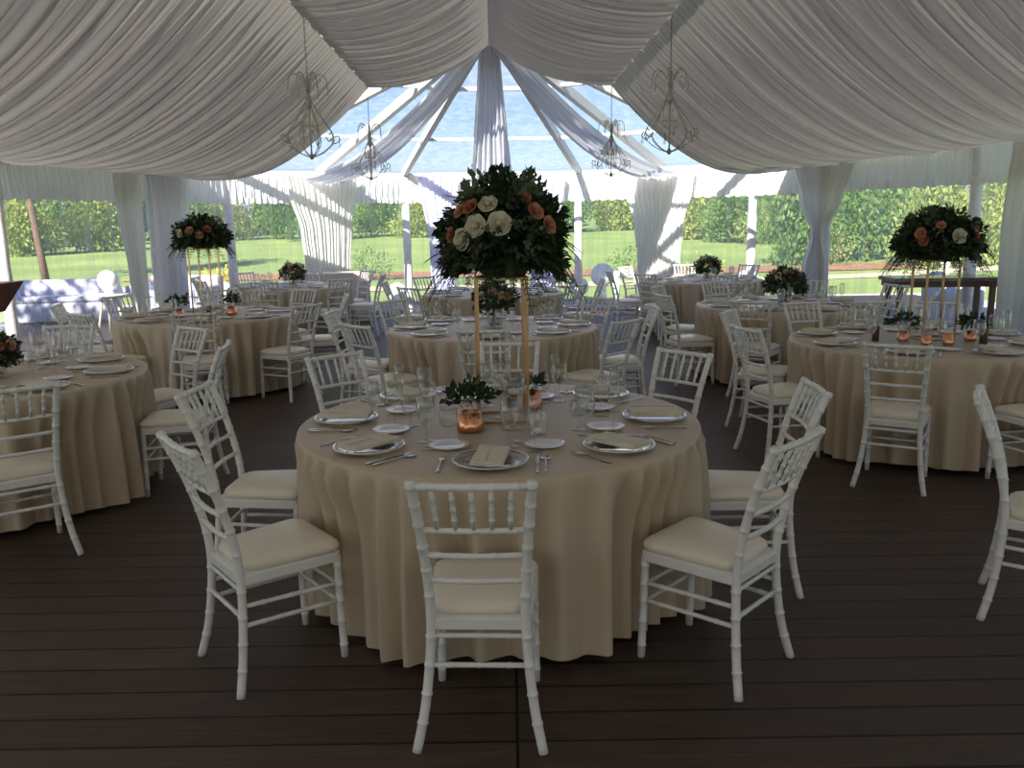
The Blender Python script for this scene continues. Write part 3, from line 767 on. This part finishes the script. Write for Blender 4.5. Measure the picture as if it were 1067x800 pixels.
# ------------------------------------------------------------------ tables and settings
SECT = ['right','far right','far','far left','left','near left','near','near right']
def sector(a): return SECT[int(round(((a % 360))/45)) % 8]
TABLES = dict(
    T1=((-.06,3.67), -2, 'front table with the tallest flowers', 2),
    T2=((-.157,7.10), 0, 'second centre table', 1),
    T3=((-.22,10.70), 0, 'third centre table', 0),
    L1=((-3.20,5.00), 8, 'table cut by the left frame edge', 1),
    L2=((-3.10,8.50), -30, 'left table with tall flowers', 1),
    L3=((-3.30,12.50), 0, 'far left table', 0),
    R1=((2.95,5.95), -30, 'right table with tall flowers', 1),
    R2=((2.85,8.65), -30, 'right table with a low bouquet', 1),
    R3=((2.86,12.50), 0, 'far right table', 0),
)
CLABEL = dict(T1='round floor-length beige tablecloth of the front table, in full view', T2='round beige tablecloth of the second centre table, behind the tallest flowers',
    T3='round beige tablecloth of the third centre table, nearest the back windows', L1='beige tablecloth of the round table cut by the left frame edge',
    L2='beige tablecloth of the left round table with tall flowers', L3='beige tablecloth of the far left table with a low bouquet',
    R1='beige tablecloth of the right round table with tall flowers', R2='beige tablecloth of the right table behind the tall flowers, with low bouquet', R3='beige tablecloth of the far right table by the back curtain')
OVERRIDE = {('T1','near left'): (-141, 1.10), ('T1','near right'): (-43.5, 1.09), ('L1','near right'): (-53.5, 1.13)}
SKIP_CHAIR = {'L1': ('near left','left','far left','near'), 'R1': ('right',), }
SKIP_SET = {'L1': ('near left','left','far left'), 'R1': ()}
DIST = 1.085
for key, ((cx,cy), off, nm, detail) in TABLES.items():
    o = link('tablecloth', CLOTHS[hash_ % 3] if (hash_ := list(TABLES).index(key)) or True else None); o.location = (cx,cy,0); o.rotation_euler = (0,0,R(off))
    tag(o, CLABEL[key], 'tablecloth', 'floor-length cloths on the round tables')
    for k in range(8):
        a = -90 + off + 45*k; s = sector(a)
        if s not in SKIP_CHAIR.get(key, ()):
            aa, rr = OVERRIDE.get((key,s), (a, DIST))
            aa += rnd.uniform(-1.5,1.5) if (key,s) not in OVERRIDE else 0
            CHAIR.put((cx+rr*cos(R(aa)), cy+rr*sin(R(aa)), 0), R(aa+90) + (rnd.uniform(-.05,.05) if key != 'T1' else 0), 'white chiavari chair, %s side of the %s' % (s, nm))
        if s in SKIP_SET.get(key, ()): continue
        def at(r, da, side=0, z=.7605):
            q = R(a+da); return (cx+r*cos(q) - side*sin(q), cy+r*sin(q) + side*cos(q), z)
        rz = R(a+90); where = '%s seat of the %s' % (s, nm)
        KINDS['charger'].put(at(.70,0), rz, 'silver-rimmed charger plate, %s' % where)
        KINDS['napkin'].put(at(.70,0,0,.7605+.0245), rz + rnd.uniform(-.12,.12), 'folded sage napkin, %s' % where)
        KINDS['bread'].put(at(.50,-21), rz, 'small white side plate, %s' % where)
        GLASS['wine'].put(at(.47,8), 0, 'clear wine glass, %s' % where)
        if detail: GLASS['flute'].put(at(.56,17), 0, 'slim champagne flute, %s' % where)
        if detail > 1: GLASS['water'].put(at(.40,16), 0, 'short water goblet, %s' % where)
        if detail:
            KINDS['fork'].put(at(.72,0,-.185), rz, 'steel fork, %s' % where)
            KINDS['knife'].put(at(.72,0,.175), rz, 'steel knife, %s' % where)
            if detail > 1: KINDS['spoon'].put(at(.72,0,.205), rz, 'steel spoon, %s' % where)
CHAIR.put((2.22,3.22,0), R(-90-30), 'white chiavari chair cut by the right frame edge, away from any table', 'white chiavari chairs round the tables')

TZ = .7605
# front table
gold_stand((-.045,3.70,TZ), R(4), 'gold four-legged flower stand on the front table', .215, .20, .634)
tall_flowers((-.025,3.70,TZ+.645), 'largest dark flower arrangement with cream and peach roses, on the front table', .24, .25, 21, 7500, .033,
    [('w',-4,16,1.25),('w',-28,14,1.2),('w',-44,2,1.15),('r',-66,6,.9),('p',-58,30,.9),('p',38,28,.95),('p',52,14,1.0),('r',-42,34,.9),('w',-18,36,1.0),('p',150,25,1),('w',110,20,1),('w',-120,20,1),('r',30,44,.8)], 50)
copper_pot((-.182,3.47,TZ), 'copper pot of dark ivy on the front table', .058, .085, .105, 5, 200)
copper_pot((.10,3.90,TZ), 'small copper pot behind the gold legs on the front table', .045, .085, .05, 6, 60)
candle_glass((-.05,3.70,TZ), 'taller footed glass candle holder in the middle of the front table', .27, .048)
candle_glass((.005,3.50,TZ), 'footed glass candle holder before the gold stand on the front table', .235, .052)
candle_glass((-.13,3.95,TZ), 'footed glass candle holder at the back of the front table centre', .22, .045)
cut_tumbler((.105,3.40,TZ), 'cut-glass tumbler candle holder beside the wine glass on the front table')
pillar_candle((.0,3.92,TZ), 'brown pillar candle between the gold legs on the front table', .026, .13)
# tables with tall flowers at the sides
gold_stand((3.05,5.98,TZ), R(0), 'gold four-legged flower stand on the right table', .225, .215, .56)
tall_flowers((3.05,5.98,TZ+.571), 'dark flower arrangement with one large cream rose, on the right gold stand', .25, .20, 33, 4200, .036, [('w',2,12,1.25),('p',-55,18,1.0),('r',-48,4,.9),('r',40,15,.9),('p',-25,35,.8),('w',120,20,1)], 54)
gold_stand((-3.10,8.50,TZ), R(-6.6), 'gold four-legged flower stand on the left table', .215, .20, .66)
tall_flowers((-3.10,8.50,TZ+.671), 'dark flower arrangement with peach roses, on the left gold stand', .24, .18, 45, 3200, .036, [('p',-8,20,1.0),('p',15,6,.9),('w',-35,12,1.0),('w',-60,25,.9),('r',35,25,.9)], 44)
copper_pot((2.86,5.66,TZ), 'copper votive pot on the right table, the left one of the front pair', .036, .075, 0, 2)
copper_pot((3.00,5.64,TZ), 'copper votive pot on the right table, the right one of the front pair', .036, .085, 0, 3)
copper_pot((2.80,5.88,TZ), 'copper pot with dark sprigs left of the right gold stand', .040, .075, .10, 4, 150)
copper_pot((3.26,5.84,TZ), 'copper pot with dark sprigs right of the right gold stand', .040, .075, .09, 8, 150)
pillar_candle((2.62,5.92,TZ), 'brown candle left of the right gold stand', .024, .11)
pillar_candle((3.24,5.64,TZ), 'brown candle right of the copper votives on the right table', .026, .11)
candle_glass((2.72,5.72,TZ), 'footed glass candle holder left of the copper votives on the right table', .16, .04)
copper_pot((-3.30,8.24,TZ), 'copper pot of flowers left of the left gold stand', .055, .085, .11, 9, 160)
copper_pot((-2.84,8.44,TZ), 'copper pot of dark leaves right of the left gold stand', .055, .085, .10, 10, 160)
pillar_candle((-3.02,8.30,TZ), 'brown candle on the left table with tall flowers', .024, .11)
candle_glass((-3.08,8.20,TZ), 'footed glass candle holder on the left table with tall flowers', .2, .042)
# low bouquets
vase_bouquet((-.14,7.10,TZ), 'green and rose bouquet in a glass vase on the second centre table', .165, 51, 900, .13)
vase_bouquet((-.22,10.70,TZ), 'bouquet with red-peach roses in a tall glass vase, third centre table', .16, 52, 500, .26, True, .07)
vase_bouquet((2.85,8.65,TZ), 'round bouquet in a glass vase on the right table behind the tall flowers', .185, 53, 1400, .09)
vase_bouquet((2.95,12.50,TZ), 'round bouquet on the far right table', .175, 54, 1000, .07)
vase_bouquet((-3.25,12.50,TZ), 'round bouquet on the far left table', .175, 55, 1000, .07)
vase_bouquet((-3.15,5.00,TZ), 'bouquet cut by the left frame edge', .13, 56, 700, .06)
candle_glass((-3.02,5.28,TZ), 'tall footed glass candle holder at the left frame edge', .24, .055)

# ------------------------------------------------------------------ other furniture in the tent
def draped_box(name, c, w, d, h, mat, label, rz=0):
    m = MB(); n = 200; rows = []
    per = [(w*.5,-d*.5),(w*.5,d*.5),(-w*.5,d*.5),(-w*.5,-d*.5)]
    L = [d,w,d,w]; tot = sum(L)
    def at(s):
        s = s % tot
        for i in range(4):
            if s <= L[i]: 
                a, b = per[i], per[(i+1)%4]; f = s/L[i]; return Vector((a[0]+(b[0]-a[0])*f, a[1]+(b[1]-a[1])*f))
            s -= L[i]
    for z in (h,h-.015,h*.75,h*.5,h*.25,.02):
        t = 1-z/h; row = []
        for j in range(n):
            p = at(j/n*tot); g = 1 + (.05*sin(j*.9)+.03*sin(j*.37))*t; row.append((p.x*g, p.y*g, z))
        rows.append(row)
    m.grid(rows, True); m.f.append(tuple(range(n))); o = m.build(name, mat, sharp=50); o.location = (*c,0); o.rotation_euler = (0,0,rz)
    return tag(o, label, 'table')
draped_box('draped_table', (-3.05,14.35), 1.15, .6, .84, M['palecloth'], 'pale cloth-covered table beside the bright back curtain', R(18))
def wood_table(loc, rz, L, W, H, label):
    t = empty('wooden_table', label, 'table', loc, rz)
    m = MB(); m.box((-L/2,-W/2,H-.045),(L/2,W/2,H)); m.build('table_top', M['woodtop'], t, False, .004)
    m = MB(); m.box((-L/2+.03,-W/2+.03,H-.115),(L/2-.03,W/2-.03,H-.045)); m.build('apron', M['wood'], t, False, .003)
    for sx in (-1,1):
        for sy in (-1,1):
            m = MB(); x, y = sx*(L/2-.10), sy*(W/2-.09); m.box((x-.03,y-.03,0),(x+.03,y+.03,H-.115)); m.build('leg', M['wood'], t, False, .004)
    return t
wood_table((5.33,10.34,0), R(-3), 1.3, .55, .90, 'long dark wooden table behind the flowers on the right gold stand')
def trough(loc, rz):
    t = empty('tapered_counter', 'dark wooden tapered counter end cut by the left frame edge', 'counter', loc, rz)
    m = MB(); m.add([(-.4,-.22,.80),(.36,-.22,.80),(.36,.22,.80),(-.4,.22,.80),(-.5,-.3,1.11),(.55,-.3,1.11),(.55,.3,1.11),(-.5,.3,1.11)],[(3,2,1,0),(4,5,6,7),(0,1,5,4),(1,2,6,5),(2,3,7,6),(3,0,4,7)])
    m.build('counter_top', M['wood'], t, False)
    for sx in (-.3,.22):
        m = MB(); m.box((sx-.05,-.18,0),(sx+.05,.18,.80)); m.build('leg', M['wood'], t, False)
    return t
trough((-5.70,8.55,0), 0)

# ------------------------------------------------------------------ chandeliers and lamps
def make_chandelier():
    t = empty('chandelier', 'c', 'chandelier', group='beaded wire chandeliers')
    W = M['wire']
    m = MB(); n = 34
    for i in range(n):
        z = -.02 - i*.022
        if z < -.44: break
        a = [(.006*cos(q) if i%2 else 0, 0 if i%2 else .006*cos(q), z-.013+.014*sin(q)) for q in [2*PI*k/8 for k in range(9)]]
        m.tube(a, .0016, 5, False)
    m.build('chain', M['darkmetal'], t)
    m = MB(); m.lathe([(.012,-.02),(.03,-.005),(.03,0)], 12); m.build('ceiling_hook', M['darkmetal'], t)
    z0 = -.42; SB = .87
    m = MB(); m.lathe([(.004,z0),(.012,z0-.03),(.008,z0-.12),(.022,z0-.19),(.03,z0-.215),(.018,z0-.25),(.007,z0-.27),(.006,z0-.62),(.016,z0-.635),(.02,z0-.65),(.008,z0-.672)], 14); m.build('stem_column', W, t)
    def beads(m, P, r=.0055):
        P = spline(P, 8); m.tube(P, r*.5, 5)
        for p in P[::2]: m.ball(p, r, 6, 4)
    def drop(p, parent):
        m = MB(); x,y,z = p; m.lathe([(.001,0),(.004,-.006),(.011,-.028),(.009,-.036),(.001,-.044)], 6, (x,y,z)); m.ball((x,y,z+.004), .005, 6, 4); m.build('crystal_drop', M['crystal'], parent, False)
    for k in range(6):
        a = 2*PI*k/6; c, s = cos(a), sin(a)
        m = MB(); beads(m, [(.012*c,.012*s,z0-.13),(.035*c,.035*s,z0-.04),(.085*c,.085*s,z0+.015),(.13*c,.13*s,z0-.02),(.142*c,.142*s,z0-.115)], .0054)
        o = m.build('upper_arm', W, t); drop((.142*c,.142*s,z0-.125), o); drop((.085*c,.085*s,z0-.005), o)
    for k in range(8):
        a = 2*PI*(k+.5)/8; c, s = cos(a), sin(a)
        m = MB(); beads(m, [(.022*c,.022*s,z0-.205),(.085*c,.085*s,z0-.32),(.165*c,.165*s,z0-.45),(.175*c,.175*s,z0-.53),(.10*c,.10*s,z0-.61),(.012*c,.012*s,z0-.655)], .0054); m.build('basket_rib', W, t)
    for k in range(6):
        a = 2*PI*k/6+.3; c, s = cos(a), sin(a)
        m = MB(); beads(m, [(.15*c,.15*s,z0-.50),(.18*c,.18*s,z0-.535),(.215*c,.215*s,z0-.51),(.21*c,.21*s,z0-.475),(.185*c,.185*s,z0-.48)], .0054)
        o = m.build('lower_curl', W, t); drop((.215*c,.215*s,z0-.525), o); 
    for k in range(5):
        a = 2*PI*k/5; m = MB(); m.lathe([(.008,z0-.40),(.009,z0-.36),(.011,z0-.34),(.001,z0-.30)], 8, (.055*cos(a),.055*sin(a),0)); m.build('candle_bulb', M['bulb'], t)
        m = MB(); drop_p = (.055*cos(a),.055*sin(a),z0-.42); o = t
        m.lathe([(.001,0),(.012,-.02),(.001,-.045)], 6, drop_p); m.build('crystal_drop', M['crystal'], t, False)
    m = MB(); m.tube([(.058*cos(2*PI*i/16),.058*sin(2*PI*i/16),z0-.40) for i in range(17)], .003, 6); m.build('bulb_ring', W, t)
    return t
ch0 = make_chandelier()
for c_ in kids(ch0):                       # the body below the chain is a little squatter than its first draft
    if c_.name.split('.')[0] not in ('chain','ceiling_hook'):
        for me_ in [c_.data]+[g_.data for g_ in kids(c_)]:
            for v_ in me_.vertices: v_.co.z = -.42 + (v_.co.z+.42)*.87
CH = Kind(ch0)
for s, y, lb in ((-1,6.35,'larger left beaded wire chandelier, the near one'),(1,6.35,'larger right beaded wire chandelier, the near one'),(-1,9.42,'smaller left chandelier before the clear roof'),(1,9.42,'smaller right chandelier before the clear roof')):
    x, yy = T(s*RAILX, y); CH.put((x,yy,RAILZ+.02), rnd.uniform(0,1), lb)
def spot(loc, aim, label):
    t = empty('spotlight', label, 'spotlight', loc, 0, 'small spotlights at the roof peak')
    q = Vector(aim).normalized().to_track_quat('Z','Y').to_matrix()
    m = MB(); m.lathe([(.02,-.10),(.045,-.09),(.05,.02),(.06,.06),(.055,.06),(.045,.03)], 14); m.v = [tuple(q @ Vector(p)) for p in m.v]; m.build('lamp_housing', M['darkmetal'], t)
    m = MB(); m.lathe([(.045,.035),(.02,.042),(.001,.044)], 14); m.v = [tuple(q @ Vector(p)) for p in m.v]; m.build('lens', M['glass'], t)
    m = MB(); m.bar((-.055,0,.02),(-.055,0,.12),.012,.006); m.bar((.055,0,.02),(.055,0,.12),.012,.006); m.bar((-.055,0,.12),(.055,0,.12),.012,.006); m.build('bracket', M['darkmetal'], t, False)
spot(apex+Vector((-.24,-.16,-.22)), (-.8,-.4,-.5), 'small grey spotlight at the roof peak, the left one')
spot(apex+Vector((.02,-.22,-.12)), (.1,-.8,-.5), 'small grey spotlight at the roof peak, the middle one')
spot(apex+Vector((.20,-.16,-.17)), (.8,-.4,-.5), 'small grey spotlight at the roof peak, the right one')

# ------------------------------------------------------------------ outside
ribbon('path', M['path'], [(-30,38),(-22,31),(-16,26.5),(-12,25),(-6,24.5),(2,25),(12,26),(24,30)], 1.3)
ribbon('soil_bed_ground', M['soil'], [(-13,29),(-6,29.2),(0,29.2),(7,29),(14,29)], 2.6, .03)
def sofa(loc, rz, w, label):
    t = empty('lounge_sofa', label, 'sofa', loc, rz, 'lilac lounge seats outside')
    def cushion(lo, hi, name):
        m = MB(); m.box(lo, hi); m.build(name, M['lavender'], t, True, .04)
    cushion((-w/2,-.40,.02),(w/2,.40,.36),'base'); cushion((-w/2,.18,.38),(w/2,.42,.74),'backrest')
    for s in (-1,1): cushion((s*w/2-.11,-.40,.37),(s*w/2+.11,.16,.58),'armrest')
    n = 2
    for i in range(n):
        a = -w/2+.13+(w-.26)*i/n; cushion((a+.01,-.39,.37),(a+(w-.26)/n-.01,.16,.47),'seat_cushion')
    return t
sofa((-8.1,15.1,0), R(8), 1.75, 'lilac lounge sofa outside, under the tree trunk')
sofa((-6.35,15.9,0), R(-15), 1.5, 'lilac lounge sofa outside, behind the white globe lamp')
sofa((6.9,12.9,0), R(60), 1.7, 'blue-lilac lounge seat outside beyond the long wooden table')
def globe(loc, r, label, h=0):
    t = empty('globe_lamp', label, 'lamp', loc, 0, 'white globe lamps outside')
    m = MB(); m.lathe([(r*.45,0),(r*.45,.02),(r*.3,.05+h),(r*.3,.06+h)], 14); m.build('base', M['whiteplastic'], t)
    m = MB(); m.ball((0,0,.05+h+r), r, 20, 12); m.build('globe', M['whiteplastic'], t)
def side_table(loc, label):
    t = empty('side_table', label, 'table', loc)
    m = MB(); m.lathe([(.01,.60),(.30,.60),(.31,.615),(.30,.63),(.01,.63)], 24); m.build('table_top', M['whiteplastic'], t)
    for k in range(3):
        a = k*2.1; m = MB(); m.tube([(.24*cos(a),.24*sin(a),0),(.1*cos(a),.1*sin(a),.6)], .018, 6); m.build('leg', M['path'], t)
side_table((-6.35,13.15,0), 'round white side table under a globe lamp, by the lilac seats')
globe((-6.33,13.15,.631), .16, 'white globe lamp on the side table by the lilac seats')
globe((-6.9,20.0,GZ(-6.9,20)), .30, 'white globe lamp on the grass beside the yellow flowers')
globe((2.05,18.6,GZ(2.05,18.6)), .26, 'upper white globe lamp right of the back centre', .45)
globe((1.55,18.9,GZ(1.55,18.9)), .22, 'lower white globe lamp beside the right back post', .22)
globe((-2.55,18.8,GZ(-2.55,18.8)), .25, 'white globe lamp beside the left back post', .1)
globe((5.4,19.0,GZ(5.4,19)), .28, 'white globe lamp behind the far right bouquet', .2)
globe((-3.9,18.9,GZ(-3.9,18.9)), .25, 'white globe lamp behind the far left table', .2)
def bollard(x, y, label):
    t = empty('bollard', label, 'bollard', (x,y,GZ(x,y)), 0, 'white bollards on the grass')
    m = MB(); m.lathe([(.09,0),(.09,.55),(.07,.57)], 12); m.build('post', M['whiteplastic'], t)
    m = MB(); m.lathe([(.10,.58),(.10,.70),(.03,.74)], 12); m.build('cap', M['whiteplastic'], t)
bollard(2.6,20.5,'white bollard on the grass between the back centre tables and right curtain')
bollard(11.2,21.5,'white bollard on the grass left of the flowers on the right stand')
bollard(14.5,22.5,'white bollard on the grass behind the long wooden table')
bollard(-4.2,21,'white bollard on the grass behind the far left chairs')
m = MB(); m.lathe([(.16,0),(.20,.5),(.21,.5),(.18,.05)], 18); o = m.build('grey_tub', M['lavender']); o.location = (-8.15,15.75,0); tag(o, 'grey-lilac tub standing behind the lounge sofa', 'tub')

# trees ---------------------------------------------------------------
def crown_mesh(name, mat, seed, n=1500, leaf=.25):
    m = MB(); rg = random.Random(seed)
    for b in range(14):
        a = rg.uniform(0,6.28); rr = rg.uniform(0,.62); z = rg.uniform(.10,.84)
        leafball(m, n//14, (rr*cos(a)*.75, rr*sin(a)*.75, z), .34, .34, .24, leaf*.22, seed*31+b, .3, .1)
    return m.mesh(name, mat)
CR = {k: [crown_mesh('tree_crown', M['tree_'+k], i*7+j, 4800) for j in range(2)] for i, k in enumerate('abc')}
def trunk_mesh():
    m = MB(); m.tube([(0,0,-.02),(.008,.005,.2),(-.005,.01,.45),(.005,0,.7)], [.028,.022,.017,.008], 9)
    m.tube([(0,.0,.35),(.12,.03,.5),(.22,.06,.62)], [.012,.009,.004], 6); m.tube([(0,.0,.4),(-.1,.05,.55),(-.2,.0,.66)], [.012,.009,.004], 6)
    return m.mesh('trunk', M['bark'])
TRUNK = trunk_mesh()
def tree(x, y, h, w, kind, label, j=0):
    t = empty('tree', label, 'tree', (x,y,GZ(x,y)), rnd.uniform(0,6), 'trees beyond the lawn')
    c = link('crown', CR[kind][j % 2], t); c.scale = (w, w, h)
    k = link('trunk', TRUNK, t); k.scale = (h*.9,h*.9,h)
    return t
names = dict(a='mid-green', b='yellow-green', c='dark green')
i = 0
def row(d, az0, az1, step, h0, h1, w, kinds, text):
    global i
    az = az0
    while az <= az1:
        i += 1; dd = d*rnd.uniform(.93,1.08); k = kinds[i % len(kinds)]
        tree(dd*sin(R(az)), 2+dd*cos(R(az)), rnd.uniform(h0,h1), w*rnd.uniform(.9,1.15), k, text(k, az), i)
        az += step*rnd.uniform(.85,1.15)
def where(az):
    return 'seen behind the %s' % ('lilac lounge seats' if az < -30 else 'flowers on the left stand' if az < -17 else 'left back curtain' if az < -9 else 'left back post' if az < -1 else 'right back post' if az < 8 else 'right back curtain' if az < 14 else 'far right bouquet' if az < 22 else 'pinched curtain pair' if az < 26 else 'flowers on the right stand' if az < 36 else 'curtain at the right frame edge')
row(66, -50, 16, 3.2, 3.8, 4.5, 3.4, 'acab', lambda k, az: '%s tree at the lawn edge, %s' % (names[k], where(az)))
row(76, -48, 18, 4.0, 4.6, 5.2, 4.2, 'cca', lambda k, az: '%s second-row tree, %s' % (names[k], where(az)))
row(30, 20, 43, 4.2, 3.3, 4.3, 2.4, 'abba', lambda k, az: '%s bushy nearer tree, %s' % (names[k], where(az)))
row(47, 12, 46, 3.4, 3.5, 4.3, 3.4, 'bab', lambda k, az: '%s taller row tree, %s' % (names[k], where(az)))
row(52, -48, -22, 4.4, 4.0, 5.6, 3.2, 'bbab', lambda k, az: '%s tree on the slope, %s' % (names[k], where(az)))
t = empty('tree', 'tall tree with a bare leaning brown trunk, behind the lilac lounge seats', 'tree', (-15.6,27.6,GZ(-15.6,27.6)), .4, 'trees beyond the lawn')
m = MB(); m.tube([(.25,0,-.1),(.16,0,1.2),(.06,0,2.6),(-.02,.1,4.5),(-.05,.1,6)], [.13,.115,.105,.09,.06], 10); m.build('trunk', M['bark'], t)
c = link('crown', CR['b'][0], t); c.scale = (3.4,3.4,4.2); c.location = (-.2,0,3.3)
tree(-11.0,7.6,6.6,3.0,'a','mid-green tree added unseen beside the tent to shade the lilac lounge seats',1)  # added outside the frame, only to throw dappled shade on the sofas
tree(-12.9,9.2,6.6,3.0,'c','dark green tree added unseen beside the tent to shade the lilac lounge seats',0)  # another out-of-view tree added for the sofa shade
def bush(x, y, r, mat, label, cat='bush', n=420, leaf=.09):
    t = empty('garden_bush', label, cat, (x,y,GZ(x,y)), 0, 'bushes in the garden')
    m = MB(); leafball(m, n, (0,0,r*.75), r, r, r*.85, leaf, int(abs(x*10)), .4, 0, -.8); m.build('leaves', mat, t)
    m = MB()
    for k in range(5): m.tube([(0,0,0),(r*.4*cos(k*1.3),r*.4*sin(k*1.3),r*.8)], .015, 5)
    m.build('stems', M['bark'], t)
bush(-7.5,21.5,.55,M['yellow'],'yellow flowering bush behind the left tall flowers')
bush(-4.6,27.5,.7,M['tree_a'],'young green bush on the lawn behind the left back post')
bush(3.9,26.5,.7,M['tree_a'],'young green bush on the lawn behind the right back post')
bush(5.3,22.8,.6,M['tree_b'],'light green bush beside the right back curtain')
bush(11.5,30,.9,M['tree_b'],'light green bush beyond the pinched curtain pair')

# ------------------------------------------------------------------ light, sky, camera
w = bpy.data.worlds.new('sky'); bpy.context.scene.world = w; w.use_nodes = True; nt = w.node_tree
bg = nt.nodes['Background']
sky = nt.nodes.new('ShaderNodeTexSky'); sky.sky_type = 'NISHITA'; sky.sun_disc = False; sky.sun_elevation = R(33); sky.sun_rotation = R(200); sky.air_density = 1.1; sky.dust_density = .8; sky.ozone_density = 1.5
tc = nt.nodes.new('ShaderNodeTexCoord'); mp = nt.nodes.new('ShaderNodeMapping'); mp.inputs['Scale'].default_value = (1.5,1.5,4)
no = nt.nodes.new('ShaderNodeTexNoise'); no.inputs['Scale'].default_value = 2.2; no.inputs['Detail'].default_value = 7
nt.links.new(tc.outputs['Generated'], mp.inputs[0]); nt.links.new(mp.outputs[0], no.inputs['Vector'])
rp = nt.nodes.new('ShaderNodeValToRGB'); rp.color_ramp.elements[0].position = .52; rp.color_ramp.elements[1].position = .80
rp.color_ramp.elements[0].color = (0,0,0,1); rp.color_ramp.elements[1].color = (.75,.75,.75,1)
nt.links.new(no.outputs['Fac'], rp.inputs[0])
mx = nt.nodes.new('ShaderNodeMix'); mx.data_type = 'RGBA'; mx.inputs[7].default_value = (7,7.2,7.6,1)
nt.links.new(rp.outputs[0], mx.inputs[0]); nt.links.new(sky.outputs[0], mx.inputs[6]); hz = nt.nodes.new('ShaderNodeMix'); hz.data_type = 'RGBA'; hz.blend_type = 'MULTIPLY'; hz.inputs[0].default_value = 1; hz.inputs[7].default_value = (.52,.585,.84,1)
nt.links.new(mx.outputs[2], hz.inputs[6]); nt.links.new(hz.outputs[2], bg.inputs[0])
bg.inputs[1].default_value = .105
sl = bpy.data.lights.new('sun', 'SUN'); sl.energy = 8.0; sl.angle = R(.6); sl.color = (1,.95,.86)
so = link('sun', sl); d = Vector((sin(R(22)), cos(R(22)), -math.tan(R(31)))); so.rotation_euler = (-d).to_track_quat('Z','Y').to_euler(); so.location = (-5,-10,12)

cam = bpy.data.cameras.new('camera'); co = link('camera', cam); cam.sensor_width = 36; cam.lens = 36*865/1067; cam.clip_start = .05; cam.clip_end = 1000
co.matrix_world = Matrix.Translation((0,0,1.637)) @ Matrix.Rotation(R(90-11),4,'X') @ Matrix.Rotation(R(-.9),4,'Z')
sc = bpy.context.scene; sc.camera = co
sc.view_settings.view_transform = 'Standard'; sc.view_settings.look = 'None'; sc.view_settings.gamma = 1; sc.view_settings.exposure = 0.85
sc.cycles.transparent_max_bounces = 32; sc.cycles.max_bounces = 10; sc.cycles.diffuse_bounces = 6; sc.cycles.caustics_reflective = False; sc.cycles.caustics_refractive = False
